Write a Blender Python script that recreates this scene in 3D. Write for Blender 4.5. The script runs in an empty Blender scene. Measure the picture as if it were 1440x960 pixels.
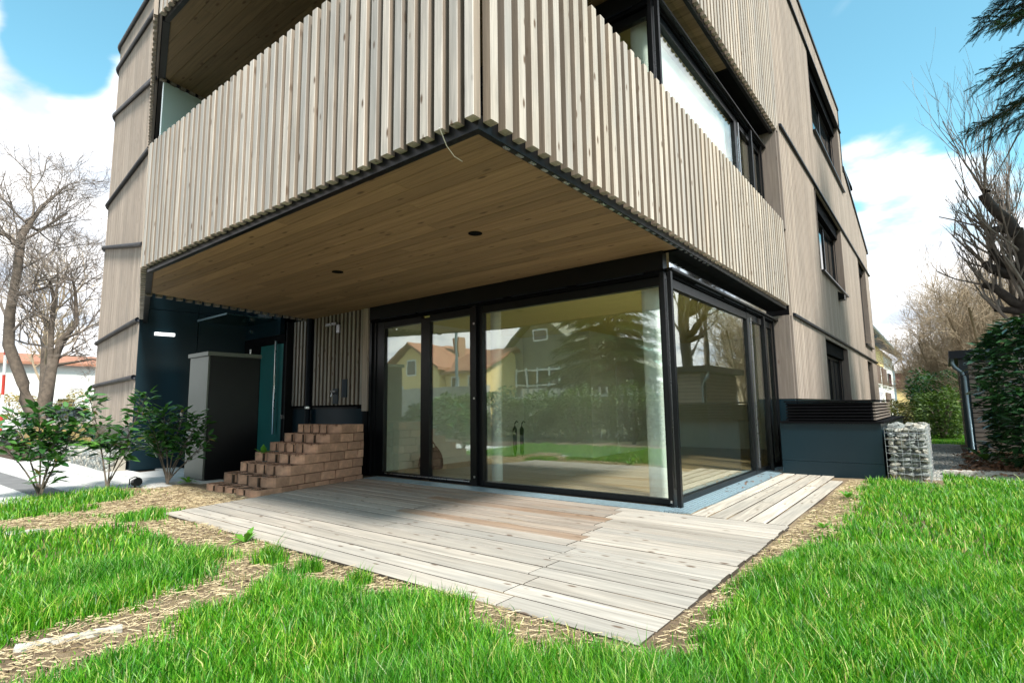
import bpy, math, random
import numpy as np
from mathutils import Vector, Matrix
random.seed(7); rng = np.random.default_rng(7)
R = math.radians
S = bpy.context.scene
COL = S.collection

# ------------------------------------------------------------------ camera
FPX, YAW, PIT, ROL = 765.98, R(38.1656), R(6.9027), R(-0.744)
CAM = Vector((2.509, -6.197, 1.15))
f_ = Vector((-math.sin(YAW)*math.cos(PIT), math.cos(YAW)*math.cos(PIT), math.sin(PIT)))
r_ = Vector((math.cos(YAW), math.sin(YAW), 0)); u_ = r_.cross(f_)
rx = r_*math.cos(ROL)+u_*math.sin(ROL); ux = -r_*math.sin(ROL)+u_*math.cos(ROL)
cam = bpy.data.cameras.new('camera'); cam.sensor_width = 36; cam.lens = FPX/1440*36
cam.clip_start = .05; cam.clip_end = 3000
co = bpy.data.objects.new('camera', cam); COL.objects.link(co)
M4 = Matrix((rx, ux, -f_)).transposed().to_4x4(); M4.translation = CAM
co.matrix_world = M4; S.camera = co

def ray(px, py):
    return rx*((px-720)/FPX)+ux*((480-py)/FPX)+f_
def at(px, py, ax, v):          # where the sight line of a photo point meets a plane of the place
    d = ray(px, py); i = 'xyz'.index(ax)
    return CAM+d*((v-CAM[i])/d[i])

# ------------------------------------------------------------------ light
SUN_DIR = Vector((0.90, -0.42, 0)).normalized(); SUN_EL = R(50)
sd = Vector((SUN_DIR.x*math.cos(SUN_EL), SUN_DIR.y*math.cos(SUN_EL), math.sin(SUN_EL)))
sl = bpy.data.lights.new('sun', 'SUN'); sl.energy = 3.3; sl.angle = R(9); sl.color = (1, .95, .87)
so = bpy.data.objects.new('sun', sl); COL.objects.link(so)
so.rotation_euler = (-sd).to_track_quat('-Z', 'Y').to_euler()
W = bpy.data.worlds.new('World'); S.world = W; W.use_nodes = True
S.view_settings.view_transform = 'Standard'; S.view_settings.look = 'None'
S.view_settings.exposure = 1.25; S.view_settings.gamma = 1
S.cycles.max_bounces = 10; S.cycles.transparent_max_bounces = 24
S.cycles.glossy_bounces = 4; S.cycles.transmission_bounces = 6; S.cycles.sample_clamp_indirect = 8

class NT:
    def __init__(s, tree): s.t = tree; s.n = tree.nodes; s.l = tree.links
    def new(s, typ, **k):
        n = s.n.new(typ)
        for a, b in k.items():
            if a.startswith('_'): n.inputs[a[1:].replace('_', ' ')].default_value = b
            else: setattr(n, a, b)
        return n
    def put(s, sock, v):
        if isinstance(v, bpy.types.NodeSocket): s.l.new(v, sock)
        elif v is not None:
            try: sock.default_value = v
            except Exception:
                sock.default_value = (*v, 1) if len(v) == 3 else v
    def math(s, op, a, b=None, c=None, clamp=False):
        n = s.new('ShaderNodeMath', operation=op, use_clamp=clamp)
        s.put(n.inputs[0], a); s.put(n.inputs[1], b)
        if c is not None: s.put(n.inputs[2], c)
        return n.outputs[0]
    def vmath(s, op, a, b=None):
        n = s.new('ShaderNodeVectorMath', operation=op); s.put(n.inputs[0], a)
        if b is not None: s.put(n.inputs[1], b)
        return n.outputs['Value'] if op in ('DOT_PRODUCT', 'LENGTH', 'DISTANCE') else n.outputs[0]
    def mix(s, fac, a, b, mode='MIX'):
        n = s.new('ShaderNodeMix', data_type='RGBA', blend_type=mode, clamp_factor=True)
        s.put(n.inputs[0], fac); s.put(n.inputs[6], a); s.put(n.inputs[7], b); return n.outputs[2]
    def noise(s, vec, scale, detail=4, rough=.55, dist=0):
        n = s.new('ShaderNodeTexNoise'); s.put(n.inputs['Vector'], vec)
        n.inputs['Scale'].default_value = scale; n.inputs['Detail'].default_value = detail
        n.inputs['Roughness'].default_value = rough; n.inputs['Distortion'].default_value = dist
        return n.outputs['Fac']
    def ramp(s, fac, *stops):
        n = s.new('ShaderNodeValToRGB'); s.put(n.inputs[0], fac); e = n.color_ramp.elements
        while len(e) < len(stops): e.new(.5)
        for i, (p, c) in enumerate(stops):
            e[i].position = p; e[i].color = (c, c, c, 1) if not hasattr(c, '__len__') else (*c, 1)
        return n.outputs[0]
    def mapr(s, v, a, b, c=0., d=1., smooth=False):
        n = s.new('ShaderNodeMapRange', interpolation_type='SMOOTHSTEP' if smooth else 'LINEAR')
        s.put(n.inputs[0], v)
        for i, x in enumerate((a, b, c, d)): n.inputs[i+1].default_value = x
        return n.outputs[0]
    def scale(s, vec, sc, loc=None):
        n = s.new('ShaderNodeMapping'); s.put(n.inputs[0], vec); n.inputs['Scale'].default_value = sc
        if loc is not None: s.put(n.inputs['Location'], loc)
        return n.outputs[0]

# sky: Nishita with procedural clouds
nt = NT(W.node_tree); nt.n.clear()
sky = nt.new('ShaderNodeTexSky', sky_type='NISHITA', sun_disc=False)
sky.sun_elevation = SUN_EL; sky.sun_rotation = math.atan2(sd.x, sd.y)
sky.air_density = 1.0; sky.dust_density = .7; sky.ozone_density = 1.6
tc = nt.new('ShaderNodeTexCoord'); dirv = nt.vmath('NORMALIZE', tc.outputs['Generated'])
sep = nt.new('ShaderNodeSeparateXYZ'); nt.put(sep.inputs[0], dirv)
zz = nt.math('ADD', nt.math('MAXIMUM', sep.outputs[2], 0), .22)
div = nt.new('ShaderNodeVectorMath', operation='DIVIDE'); nt.put(div.inputs[0], dirv)
cmb = nt.new('ShaderNodeCombineXYZ')
for i in range(3): nt.put(cmb.inputs[i], zz)
nt.put(div.inputs[1], cmb.outputs[0]); cv = div.outputs[0]
n1 = nt.noise(cv, 1.15, 7, .52, .35)
cl = nt.math('ADD', nt.math('MULTIPLY', nt.math('SUBTRACT', n1, .5), 1.9), .5)
def blob(px, py, rad, amt, d=None):
    global cl
    d = ray(px, py).normalized() if d is None else Vector(d).normalized()
    dt = nt.vmath('DOT_PRODUCT', dirv, tuple(d))
    m = nt.mapr(dt, math.cos(rad), math.cos(rad*.35), 0, amt, True)
    cl = nt.math('ADD', cl, m)
blob(20, 90, R(18), .42); blob(150, 330, R(22), .40); blob(1290, 430, R(17), .62); blob(1430, 330, R(12), .1)
blob(1250, 110, R(23), -.50); blob(115, 25, R(7), -.50); blob(400, -60, R(14), .12)
blob(1140, -30, R(6), .22); blob(70, 185, R(8), -.55); blob(0, 0, R(16), .22, (.25, .83, .49)); blob(0, 0, R(14), .2, (.36, .91, .26)); blob(0, 0, R(30), .3, (-.85, -.5, .15)); blob(0, 0, R(22), .2, (-.2, -.9, .35))
hor = nt.mapr(sep.outputs[2], 0.0, .26, .22, 0, True)
cl = nt.math('ADD', cl, hor)
mask = nt.mapr(cl, .48, .64, 0, 1, True)
shade = nt.noise(cv, 2.6, 5, .6)
ccol = nt.mix(nt.mapr(shade, .36, .54), (.52, .58, .66), (1.0, 1.0, 1.0))
skyc = nt.mix(1, sky.outputs[0], (1.15, 1.75, 1.4), 'MULTIPLY')
skyb = nt.mix(1, skyc, (.088, .088, .088), 'MULTIPLY')
cloudc = nt.mix(1, ccol, (.74, .73, .73), 'MULTIPLY')
fin = nt.mix(mask, skyb, cloudc)
bg = nt.new('ShaderNodeBackground'); nt.put(bg.inputs[0], fin); bg.inputs[1].default_value = 1.0
# the sky node itself is physically bright: it is scaled to 0.088 above, clouds are given in the same units
wo = nt.new('ShaderNodeOutputWorld'); nt.l.new(bg.outputs[0], wo.inputs[0])

# ------------------------------------------------------------------ materials
def mat(name):
    m = bpy.data.materials.new(name); m.use_nodes = True; t = NT(m.node_tree)
    b = t.n['Principled BSDF']; return m, t, b
def bump(t, b, h, strength, dist=.01):
    n = t.new('ShaderNodeBump'); n.inputs['Strength'].default_value = strength; n.inputs['Distance'].default_value = dist
    t.put(n.inputs['Height'], h); t.l.new(n.outputs[0], b.inputs['Normal'])

def wood(name, axis, base=(1, 1, 1), dark=.55, knot=.6, rough=.75, island=False, weather=.35, grey=(.36, .36, .37), ks=1., useobj=True):
    """wood seen along `axis`; colour = object colour x base x grain"""
    m, t, b = mat(name)
    tcn = t.new('ShaderNodeTexCoord'); oi = t.new('ShaderNodeObjectInfo')
    if island:
        g = t.new('ShaderNodeNewGeometry'); rnd = g.outputs['Random Per Island']; src = tcn.outputs['Object']
    else:
        rnd = oi.outputs['Random']; src = tcn.outputs['Object']
    off = t.new('ShaderNodeCombineXYZ')
    for i, k in enumerate((37., 91., 53.)): t.put(off.inputs[i], t.math('MULTIPLY', rnd, k))
    v = t.vmath('ADD', src, off.outputs[0])
    sc = [26, 26, 26]; sc[axis] = 1.1
    gv = t.scale(v, tuple(sc))
    gr = t.noise(gv, 1., 5, .62, .6)
    sc2 = [95, 95, 95]; sc2[axis] = 3.
    fi = t.noise(t.scale(v, tuple(sc2)), 1., 3, .6)
    # knots: sparse stretched cells
    sk = [9*ks]*3; sk[axis] = 3.1*ks
    vo = t.new('ShaderNodeTexVoronoi'); t.put(vo.inputs['Vector'], t.scale(v, tuple(sk))); vo.inputs['Scale'].default_value = 1
    kn = t.mapr(vo.outputs['Distance'], .07, .21, 1, 0, True)
    pick = t.math('GREATER_THAN', t.new('ShaderNodeSeparateColor').outputs[0], 2) if False else None
    sc_ = t.new('ShaderNodeSeparateColor'); t.put(sc_.inputs[0], vo.outputs['Color'])
    kn = t.math('MULTIPLY', kn, t.math('GREATER_THAN', sc_.outputs[0], .42))
    g1 = t.mapr(gr, .28, .74, dark, 1.12)
    g2 = t.mapr(fi, .3, .7, .88, 1.08)
    col = t.math('MULTIPLY', g1, g2)
    col = t.math('MULTIPLY', col, t.mapr(rnd, 0, 1, .84, 1.1))
    cc = t.new('ShaderNodeCombineColor')
    for i in range(3): t.put(cc.inputs[i], col)
    bc = t.mix(1, base, oi.outputs['Color'], 'MULTIPLY') if useobj else t.mix(0, base, base)
    c = t.mix(1, bc, cc.outputs[0], 'MULTIPLY')
    wn = t.noise(t.scale(v, tuple([2.2 if i != axis else .7 for i in range(3)])), 1., 5, .6)
    c = t.mix(t.mapr(wn, .42, .72, 0, weather), c, grey)
    c = t.mix(t.math('MULTIPLY', kn, knot), c, (.085, .045, .022))
    t.put(b.inputs['Base Color'], c); b.inputs['Roughness'].default_value = rough
    b.inputs['Specular IOR Level'].default_value = .3
    bump(t, b, t.math('ADD', t.math('MULTIPLY', gr, .6), fi), .35, .003)
    return m

def plain(name, col, rough=.5, metal=0., var=.12, nscale=6., bumpk=0., bscale=60., spec=.5, coat=0, objvar=0):
    m, t, b = mat(name)
    tcn = t.new('ShaderNodeTexCoord'); n = t.noise(tcn.outputs['Object'], nscale, 5, .6)
    c = t.mix(t.mapr(n, .3, .7), tuple(x*(1-var) for x in col), tuple(min(1, x*(1+var)) for x in col))
    if objvar:
        oi = t.new('ShaderNodeObjectInfo'); cc = t.new('ShaderNodeCombineColor'); q = t.mapr(oi.outputs['Random'], 0, 1, 1-objvar, 1+objvar*.6)
        for i in range(3): t.put(cc.inputs[i], q)
        c = t.mix(1, c, cc.outputs[0], 'MULTIPLY')
    t.put(b.inputs['Base Color'], c); b.inputs['Roughness'].default_value = rough
    t.put(b.inputs['Roughness'], t.mapr(t.noise(tcn.outputs['Object'], nscale*1.3, 2), .3, .7, max(.02, rough*.93), min(1, rough*1.07)))
    b.inputs['Metallic'].default_value = metal; b.inputs['Specular IOR Level'].default_value = spec
    if coat: b.inputs['Coat Weight'].default_value = coat
    if bumpk: bump(t, b, t.noise(tcn.outputs['Object'], bscale, 4), bumpk, .01)
    return m

M = {}
M['slat'] = wood('weathered_slat_wood', 2, (1, 1, 1), .55, .9, .8, weather=.6, grey=(.30, .295, .285), ks=1.25)
M['slatside'] = wood('shaded_slat_side', 2, (.46, .41, .36), .65, .6, .85, weather=.2, grey=(.2, .19, .18), ks=1.0)  # brown slat sides, painted darker to put shade into the gaps
M['clad'] = wood('weathered_cladding', 2, (.42, .345, .285), .62, .3, .8, island=True, weather=.3, grey=(.30, .27, .25), useobj=False)
M['jamb'] = wood('brown_jamb_board', 2, (.20, .165, .14), .7, .5, .75, island=True, weather=.3, grey=(.17, .16, .16), useobj=False)
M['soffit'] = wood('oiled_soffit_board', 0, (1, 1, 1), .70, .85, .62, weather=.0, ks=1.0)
M['plank'] = wood('bleached_deck_plank', 0, (1, 1, 1), .50, .8, .8, weather=.65, grey=(.27, .26, .24), ks=1.3)
M['planky'] = wood('bleached_deck_plank_along', 1, (1, 1, 1), .50, .8, .8, weather=.65, grey=(.27, .26, .24), ks=1.3)
M['plankedge'] = plain('shaded_plank_edge', (.05, .038, .028), .9)  # plank sides carry the shade of the gaps as dark brown colour
M['shedw'] = wood('grey_shed_board', 0, (.30, .24, .20), .7, .3, .8, island=False, weather=.4, useobj=False, grey=(.26, .25, .24))
M['floor'] = wood('oak_floor', 0, (.52, .36, .20), .8, .1, .35, weather=0, useobj=False)
M['black'] = plain('black_metal', (.0035, .004, .005), .34, 0, .2, spec=.3)
M['blackm'] = plain('matt_black', (.004, .004, .005), .8, 0, .2, spec=.06)
M['navy'] = plain('dark_teal_panel', (.0035, .015, .023), .30, 0, .08, .7, spec=.35)
M['navyrail'] = plain('blue_grey_sheet_metal', (.005, .008, .014), .45, .0, .2, spec=.25)
M['teal'] = plain('teal_door_paint', (.008, .085, .083), .35, 0, .1, 1.5)
M['steel'] = plain('brushed_steel', (.62, .63, .64), .28, 1., .06)
M['mailmet'] = plain('satin_grey_metal', (.13, .145, .13), .42, .6, .08, 1.2)
M['mirror'] = plain('reflective_glass_band', (.70, .78, .82), .04, 1., .08, .8)
M['white'] = plain('white_plaster', (.86, .87, .85), .6, 0, .04)
M['ceil'] = plain('interior_ceiling', (.80, .74, .30), .8, 0, .03)
M['wallin'] = plain('interior_wall', (.82, .84, .76), .8, 0, .04)
M['grate'] = plain('galvanised_grate', (.33, .45, .52), .42, .55, .15, 20, .3, 90)
M['conc'] = plain('concrete', (.42, .41, .39), .85, 0, .18, 5, .4, 50)
M['brick_b'] = plain('terracotta_block', (.43, .25, .165), .9, 0, .28, 9, .8, 70, objvar=.3)
M['soil'] = plain('dark_soil', (.06, .038, .024), .95, 0, .5, 14, 1., 60)
M['zinc'] = plain('zinc_pipe', (.22, .29, .33), .4, .7, .15)
M['bark'] = plain('tree_bark', (.12, .095, .075), .9, 0, .35, 8, .8, 30)
M['barkd'] = plain('dark_limb_bark', (.05, .04, .034), .9, 0, .4, 9, .9, 30)
M['twig'] = plain('twig_bark', (.21, .175, .15), .85, 0, .3, 3)
M['twigb'] = plain('pale_twig_bark', (.33, .26, .18), .85, 0, .35, 1.5)
M['yellow'] = plain('yellow_render', (.82, .62, .28), .85, 0, .08, 1)
M['housew'] = plain('white_render', (.72, .71, .67), .85, 0, .06, 1)
M['rooft'] = plain('clay_roof_tiles', (.33, .15, .09), .8, 0, .2, 3, .5, 20)
M['maroon'] = plain('maroon_roof', (.15, .055, .05), .7, 0, .15, 1)
M['greyhouse'] = plain('grey_shingle_wall', (.20, .19, .145), .85, 0, .2, 5, .5, 25)
M['carw'] = plain('white_car_paint', (.75, .76, .78), .22, 0, .02, 1, coat=.8)
M['rubber'] = plain('black_rubber', (.012, .012, .012), .8)
M['curtain'] = plain('white_roller_blind', (.82, .86, .85), .8, 0, .03)
M['red'] = plain('red_mast_paint', (.55, .05, .03), .5)
M['wire'] = plain('galvanised_wire', (.42, .44, .46), .4, .8)
M['dmat'] = plain('black_fabric', (.01, .011, .014), .9)
M['cable'] = plain('white_cable', (.75, .73, .68), .5)
M['brownw'] = plain('brown_shutter', (.10, .055, .035), .7)

def glassmat(name, tint, refl, rough=0.):
    m, t, b = mat(name); t.n.remove(b)
    tr = t.new('ShaderNodeBsdfTransparent'); tr.inputs[0].default_value = (*tint, 1)
    gl = t.new('ShaderNodeBsdfGlossy'); gl.inputs['Roughness'].default_value = rough; gl.inputs[0].default_value = (.93, .98, .95, 1)
    lw = t.new('ShaderNodeLayerWeight'); lw.inputs[0].default_value = .5
    fac = t.math('ADD', t.math('MULTIPLY', t.math('POWER', lw.outputs['Facing'], 5.), 1-refl), refl)
    tcn = t.new('ShaderNodeTexCoord')
    bn = t.new('ShaderNodeBump'); bn.inputs['Strength'].default_value = .12; bn.inputs['Distance'].default_value = .01
    t.put(bn.inputs['Height'], t.noise(tcn.outputs['Object'], 1.3, 2)); t.l.new(bn.outputs[0], gl.inputs['Normal'])
    mx = t.new('ShaderNodeMixShader'); t.put(mx.inputs[0], fac); t.l.new(tr.outputs[0], mx.inputs[1]); t.l.new(gl.outputs[0], mx.inputs[2])
    t.l.new(mx.outputs[0], t.n['Material Output'].inputs[0]); return m
M['glass'] = glassmat('insulating_glass', (.95, .985, .96), .23)
M['glass_side'] = M['glass']
M['canopyg'] = glassmat('green_canopy_glass', (.35, .62, .60), .12)
m, t, b = mat('frosted_screen_glass'); M['frost'] = m
b.inputs['Base Color'].default_value = (.62, .80, .78, 1); b.inputs['Roughness'].default_value = .35; b.inputs['Transmission Weight'].default_value = .35
b.inputs['Subsurface Weight'].default_value = 0
m, t, b = mat('lit_lamp_diffuser'); M['lamp'] = m
b.inputs['Base Color'].default_value = (.9, .9, .9, 1); b.inputs['Emission Color'].default_value = (1, 1, .98, 1); b.inputs['Emission Strength'].default_value = 1.2
m, t, b = mat('dark_window_glass'); M['wing'] = m
b.inputs['Base Color'].default_value = (.01, .014, .016, 1); b.inputs['Roughness'].default_value = .04; b.inputs['Specular IOR Level'].default_value = .9

def leafmat(name, c1, c2, rough=.35, trans=.25, spec=.5):
    m, t, b = mat(name); g = t.new('ShaderNodeNewGeometry'); oi = t.new('ShaderNodeObjectInfo')
    r1 = t.math('FRACT', t.math('ADD', g.outputs['Random Per Island'], oi.outputs['Random']))
    c = t.mix(r1, c1, c2)
    t.put(b.inputs['Base Color'], c); b.inputs['Roughness'].default_value = rough; b.inputs['Specular IOR Level'].default_value = spec
    tr = t.new('ShaderNodeBsdfTranslucent'); t.put(tr.inputs[0], t.mix(1, c, (1.3, 1.5, .6), 'MULTIPLY'))
    mx = t.new('ShaderNodeMixShader'); mx.inputs[0].default_value = trans
    t.l.new(b.outputs[0], mx.inputs[1]); t.l.new(tr.outputs[0], mx.inputs[2]); t.l.new(mx.outputs[0], t.n['Material Output'].inputs[0])
    return m
M['leaf'] = leafmat('laurel_leaf', (.018, .075, .022), (.085, .21, .05), .22, .22, .9)
M['leafd'] = leafmat('dark_laurel_leaf', (.006, .026, .010), (.030, .085, .028), .2, .12, .9)
M['leafy'] = leafmat('yellow_laurel_leaf', (.16, .17, .03), (.22, .12, .03), .4)
M['needle'] = leafmat('conifer_needles', (.008, .024, .014), (.03, .07, .03), .6, .15)
M['needle_l'] = leafmat('pale_conifer_needles', (.03, .06, .03), (.09, .15, .07), .6, .2)
M['hedge'] = leafmat('hedge_leaf', (.03, .07, .014), (.12, .19, .045), .5, .25)
M['hedgeb'] = leafmat('winter_hedge_leaf', (.09, .07, .028), (.14, .16, .045), .6, .2)
M['drygrass'] = leafmat('dry_grass', (.38, .26, .11), (.52, .41, .22), .7, .3)
M['deadleaf'] = leafmat('dead_leaf', (.10, .045, .022), (.22, .11, .06), .7, .1)
M['weed'] = leafmat('weed_leaf', (.07, .22, .02), (.16, .38, .05), .45, .3)
M['twigs_st'] = leafmat('straw_stalk', (.34, .25, .14), (.66, .55, .36), .8, .1)
# grass blades: dry-yellow share and green spread come with each blade
m, t, b = mat('lawn_grass'); M['grass'] = m
g = t.new('ShaderNodeNewGeometry'); rp = g.outputs['Random Per Island']
tcn = t.new('ShaderNodeTexCoord'); nz = t.noise(tcn.outputs['Object'], 1.6, 4)
c = t.ramp(rp, (0, (.018, .10, .004)), (.35, (.045, .23, .007)), (.72, (.12, .38, .018)), (.92, (.30, .52, .07)), (1, (.60, .54, .26)))
c = t.mix(t.mapr(nz, .36, .6, .7, 0), c, t.mix(1, c, (1.2, 1.05, .8), 'MULTIPLY')); c = t.mix(t.mapr(nz, .5, .72, 0, .7), c, t.mix(1, c, (.55, .75, .9), 'MULTIPLY'))
t.put(b.inputs['Base Color'], c); b.inputs['Roughness'].default_value = .42; b.inputs['Specular IOR Level'].default_value = .42
tr = t.new('ShaderNodeBsdfTranslucent'); t.put(tr.inputs[0], t.mix(1, c, (1.5, 1.4, .8), 'MULTIPLY'))
mx = t.new('ShaderNodeMixShader'); mx.inputs[0].default_value = .38
t.l.new(b.outputs[0], mx.inputs[1]); t.l.new(tr.outputs[0], mx.inputs[2]); t.l.new(mx.outputs[0], t.n['Material Output'].inputs[0])
# grounds
def ground(name, a, b2, c3, s1=1.2, s2=22, bk=.9):
    m, t, b = mat(name); tcn = t.new('ShaderNodeTexCoord'); P = tcn.outputs['Object']
    n1 = t.noise(P, s1, 6, .6); n2 = t.noise(P, s2, 6, .7); n3 = t.noise(P, s2*5, 3, .7)
    c = t.mix(t.mapr(n1, .4, .62, 0, 1, True), a, b2); c = t.mix(t.mapr(n2, .45, .7), c, c3)
    c = t.mix(t.mapr(n3, .3, .7, .0, .5), c, (.03, .02, .012))
    t.put(b.inputs['Base Color'], c); b.inputs['Roughness'].default_value = .95
    bump(t, b, t.math('ADD', n2, t.math('MULTIPLY', n3, .5)), bk, .02); return m
M['lawnsoil'] = ground('lawn_soil', (.22, .15, .09), (.36, .27, .165), (.15, .10, .06), 1.1, 26)
M['far'] = ground('far_ground', (.07, .11, .03), (.10, .11, .04), (.12, .10, .06), .1, 3)
M['mulch'] = ground('brown_mulch', (.11, .06, .035), (.15, .09, .06), (.06, .035, .02), 2, 40)
M['gravelg'] = ground('grey_gravel_bed', (.28, .26, .23), (.34, .32, .29), (.14, .13, .12), 3, 45)
M['asphalt'] = plain('asphalt', (.16, .16, .165), .9, 0, .15, 4, .4, 80)
M['paver'] = wood('x', 0) if False else plain('light_paver', (.52, .52, .51), .85, 0, .12, 3, .3, 80)
def stonemat():
    m, t, b = mat('broken_stone'); g = t.new('ShaderNodeNewGeometry'); oi = t.new('ShaderNodeObjectInfo')
    r1 = t.math('FRACT', t.math('ADD', g.outputs['Random Per Island'], oi.outputs['Random']))
    tcn = t.new('ShaderNodeTexCoord'); n = t.noise(t.vmath('ADD', tcn.outputs['Object'], oi.outputs['Location']), 14, 5)
    c = t.ramp(r1, (0, (.10, .125, .13)), (.35, (.20, .22, .21)), (.6, (.34, .31, .25)), (.8, (.40, .38, .34)), (1, (.16, .20, .22)))
    c = t.mix(t.mapr(n, .35, .7, 0, .5), c, (.42, .41, .38)); t.put(b.inputs['Base Color'], c)
    b.inputs['Roughness'].default_value = .85; bump(t, b, n, .6, .02); return m
M['stone'] = stonemat()
M['stonel'] = plain('pale_limestone', (.42, .40, .36), .9, 0, .35, 14, .8, 40)

# ------------------------------------------------------------------ mesh helpers
class MB:
    def split(s, name, m, parent=None, kind=None):
        """each separate box or tube of this builder as an object of its own"""
        par = list(range(len(s.v)))
        def fd(a):
            while par[a] != a: par[a] = par[par[a]]; a = par[a]
            return a
        for f in s.f:
            for q in f[1:]: par[fd(q)] = fd(f[0])
        groups = {}
        for f in s.f: groups.setdefault(fd(f[0]), []).append(f)
        out = []
        for g in groups.values():
            ids = sorted({i for f in g for i in f}); mp = {a: b for b, a in enumerate(ids)}; q = MB(); q.v = [s.v[i] for i in ids]; q.f = [tuple(mp[i] for i in f) for f in g]; out.append(q.build(name, m, parent, kind=kind))
        return out
    def __init__(s): s.v = []; s.f = []
    def add(s, vs, fs):
        o = len(s.v); s.v += [tuple(v) for v in vs]; s.f += [tuple(i+o for i in f) for f in fs]; return s
    def box(s, x0, y0, z0, x1, y1, z1):
        x0, x1 = min(x0, x1), max(x0, x1); y0, y1 = min(y0, y1), max(y0, y1); z0, z1 = min(z0, z1), max(z0, z1)
        return s.add([(x0, y0, z0), (x1, y0, z0), (x1, y1, z0), (x0, y1, z0), (x0, y0, z1), (x1, y0, z1), (x1, y1, z1), (x0, y1, z1)],
                     [(0, 3, 2, 1), (4, 5, 6, 7), (0, 1, 5, 4), (1, 2, 6, 5), (2, 3, 7, 6), (3, 0, 4, 7)])
    def prism(s, pts, z0, z1):           # plan polygon (counter-clockwise) extruded in z; z may be lists
        n = len(pts)
        a = z0 if hasattr(z0, '__len__') else [z0]*n; b = z1 if hasattr(z1, '__len__') else [z1]*n
        vs = [(p[0], p[1], a[i]) for i, p in enumerate(pts)]+[(p[0], p[1], b[i]) for i, p in enumerate(pts)]
        fs = [tuple(range(n-1, -1, -1)), tuple(range(n, 2*n))]+[(i, (i+1) % n, n+(i+1) % n, n+i) for i in range(n)]
        return s.add(vs, fs)
    def quadbox(s, P, u, L, z0, z1, d0, d1, z0b=None, z1b=None):   # box along u (unit 2D) from P, depth along outward normal
        nrm = (u[1], -u[0])
        a = (P[0]+nrm[0]*d0, P[1]+nrm[1]*d0); b = (a[0]+u[0]*L, a[1]+u[1]*L)
        c = (b[0]+nrm[0]*(d1-d0), b[1]+nrm[1]*(d1-d0)); d = (a[0]+nrm[0]*(d1-d0), a[1]+nrm[1]*(d1-d0))
        z0b = z0 if z0b is None else z0b; z1b = z1 if z1b is None else z1b
        return s.prism([a, d, c, b], [z0, z0, z0b, z0b], [z1, z1, z1b, z1b])
    def tube(s, pts, rad, n=8, cap=True):
        pts = [Vector(p) for p in pts]; rs = rad if hasattr(rad, '__len__') else [rad]*len(pts)
        o = len(s.v); up = Vector((0, 0, 1))
        for i, p in enumerate(pts):
            d = (pts[min(i+1, len(pts)-1)]-pts[max(i-1, 0)]).normalized()
            a = d.cross(up if abs(d.z) < .95 else Vector((1, 0, 0))).normalized(); b = d.cross(a)
            for k in range(n):
                an = 2*math.pi*k/n; s.v.append(tuple(p+a*math.cos(an)*rs[i]+b*math.sin(an)*rs[i]))
        for i in range(len(pts)-1):
            for k in range(n):
                s.f.append((o+i*n+k, o+i*n+(k+1) % n, o+(i+1)*n+(k+1) % n, o+(i+1)*n+k))
        if cap: s.f.append(tuple(o+k for k in range(n))); s.f.append(tuple(o+(len(pts)-1)*n+k for k in range(n-1, -1, -1)))
        return s
    def build(s, name, m, parent=None, loc=None, smooth=False, kind=None):
        me = bpy.data.meshes.new(name); me.from_pydata(s.v, [], s.f); me.materials.append(m); me.update()
        if smooth: me.shade_smooth()
        o = bpy.data.objects.new(name, me); COL.objects.link(o)
        if loc is not None: o.location = loc
        if parent is not None: o.parent = parent
        if kind: o['kind'] = kind
        return o
def npmesh(name, V, F, m, parent=None, smooth=False, kind='stuff'):
    me = bpy.data.meshes.new(name); V = np.asarray(V, np.float32); F = np.asarray(F, np.int32); k = F.shape[1]
    me.vertices.add(len(V)); me.vertices.foreach_set('co', V.ravel())
    me.loops.add(F.size); me.loops.foreach_set('vertex_index', F.ravel())
    me.polygons.add(len(F)); me.polygons.foreach_set('loop_start', np.arange(0, F.size, k, dtype=np.int32))
    me.polygons.foreach_set('loop_total', np.full(len(F), k, np.int32))
    if smooth: me.polygons.foreach_set('use_smooth', np.ones(len(F), bool))
    me.update(calc_edges=True); me.validate(); me.materials.append(m)
    o = bpy.data.objects.new(name, me); COL.objects.link(o)
    if parent is not None: o.parent = parent
    if kind: o['kind'] = kind
    return o
def rotmats(yaw, pit, rol):
    cy, sy, cp, sp, cr, sr = np.cos(yaw), np.sin(yaw), np.cos(pit), np.sin(pit), np.cos(rol), np.sin(rol)
    Rm = np.empty((len(yaw), 3, 3))
    Rm[:, 0, 0] = cy*cp; Rm[:, 0, 1] = cy*sp*sr-sy*cr; Rm[:, 0, 2] = cy*sp*cr+sy*sr
    Rm[:, 1, 0] = sy*cp; Rm[:, 1, 1] = sy*sp*sr+cy*cr; Rm[:, 1, 2] = sy*sp*cr-cy*sr
    Rm[:, 2, 0] = -sp; Rm[:, 2, 1] = cp*sr; Rm[:, 2, 2] = cp*cr
    return Rm
def scatter(name, pv, pf, P, Rm, sc, m, parent=None, kind='stuff', smooth=False):
    pv = np.asarray(pv, float); pf = np.asarray(pf, int); n = len(P); sc = np.asarray(sc, float)
    if sc.ndim == 1: sc = sc[:, None]*np.ones(3)
    V = np.einsum('nij,nkj->nki', Rm, pv[None]*sc[:, None, :])+np.asarray(P)[:, None, :]
    F = pf[None]+(np.arange(n)*len(pv))[:, None, None]
    return npmesh(name, V.reshape(-1, 3), F.reshape(-1, pf.shape[1]), m, parent, smooth, kind)
def thing(name, label, cat, loc=(0, 0, 0), rz=0, group=None):
    o = bpy.data.objects.new(name, None); COL.objects.link(o); o.location = loc; o.rotation_euler[2] = rz
    o.empty_display_size = .2
    o['label'] = label; o['category'] = cat
    if group: o['group'] = group
    return o
def tag(o, label, cat, group=None, kind=None):
    o['label'] = label; o['category'] = cat
    if group: o['group'] = group
    if kind: o['kind'] = kind
    return o
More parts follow.
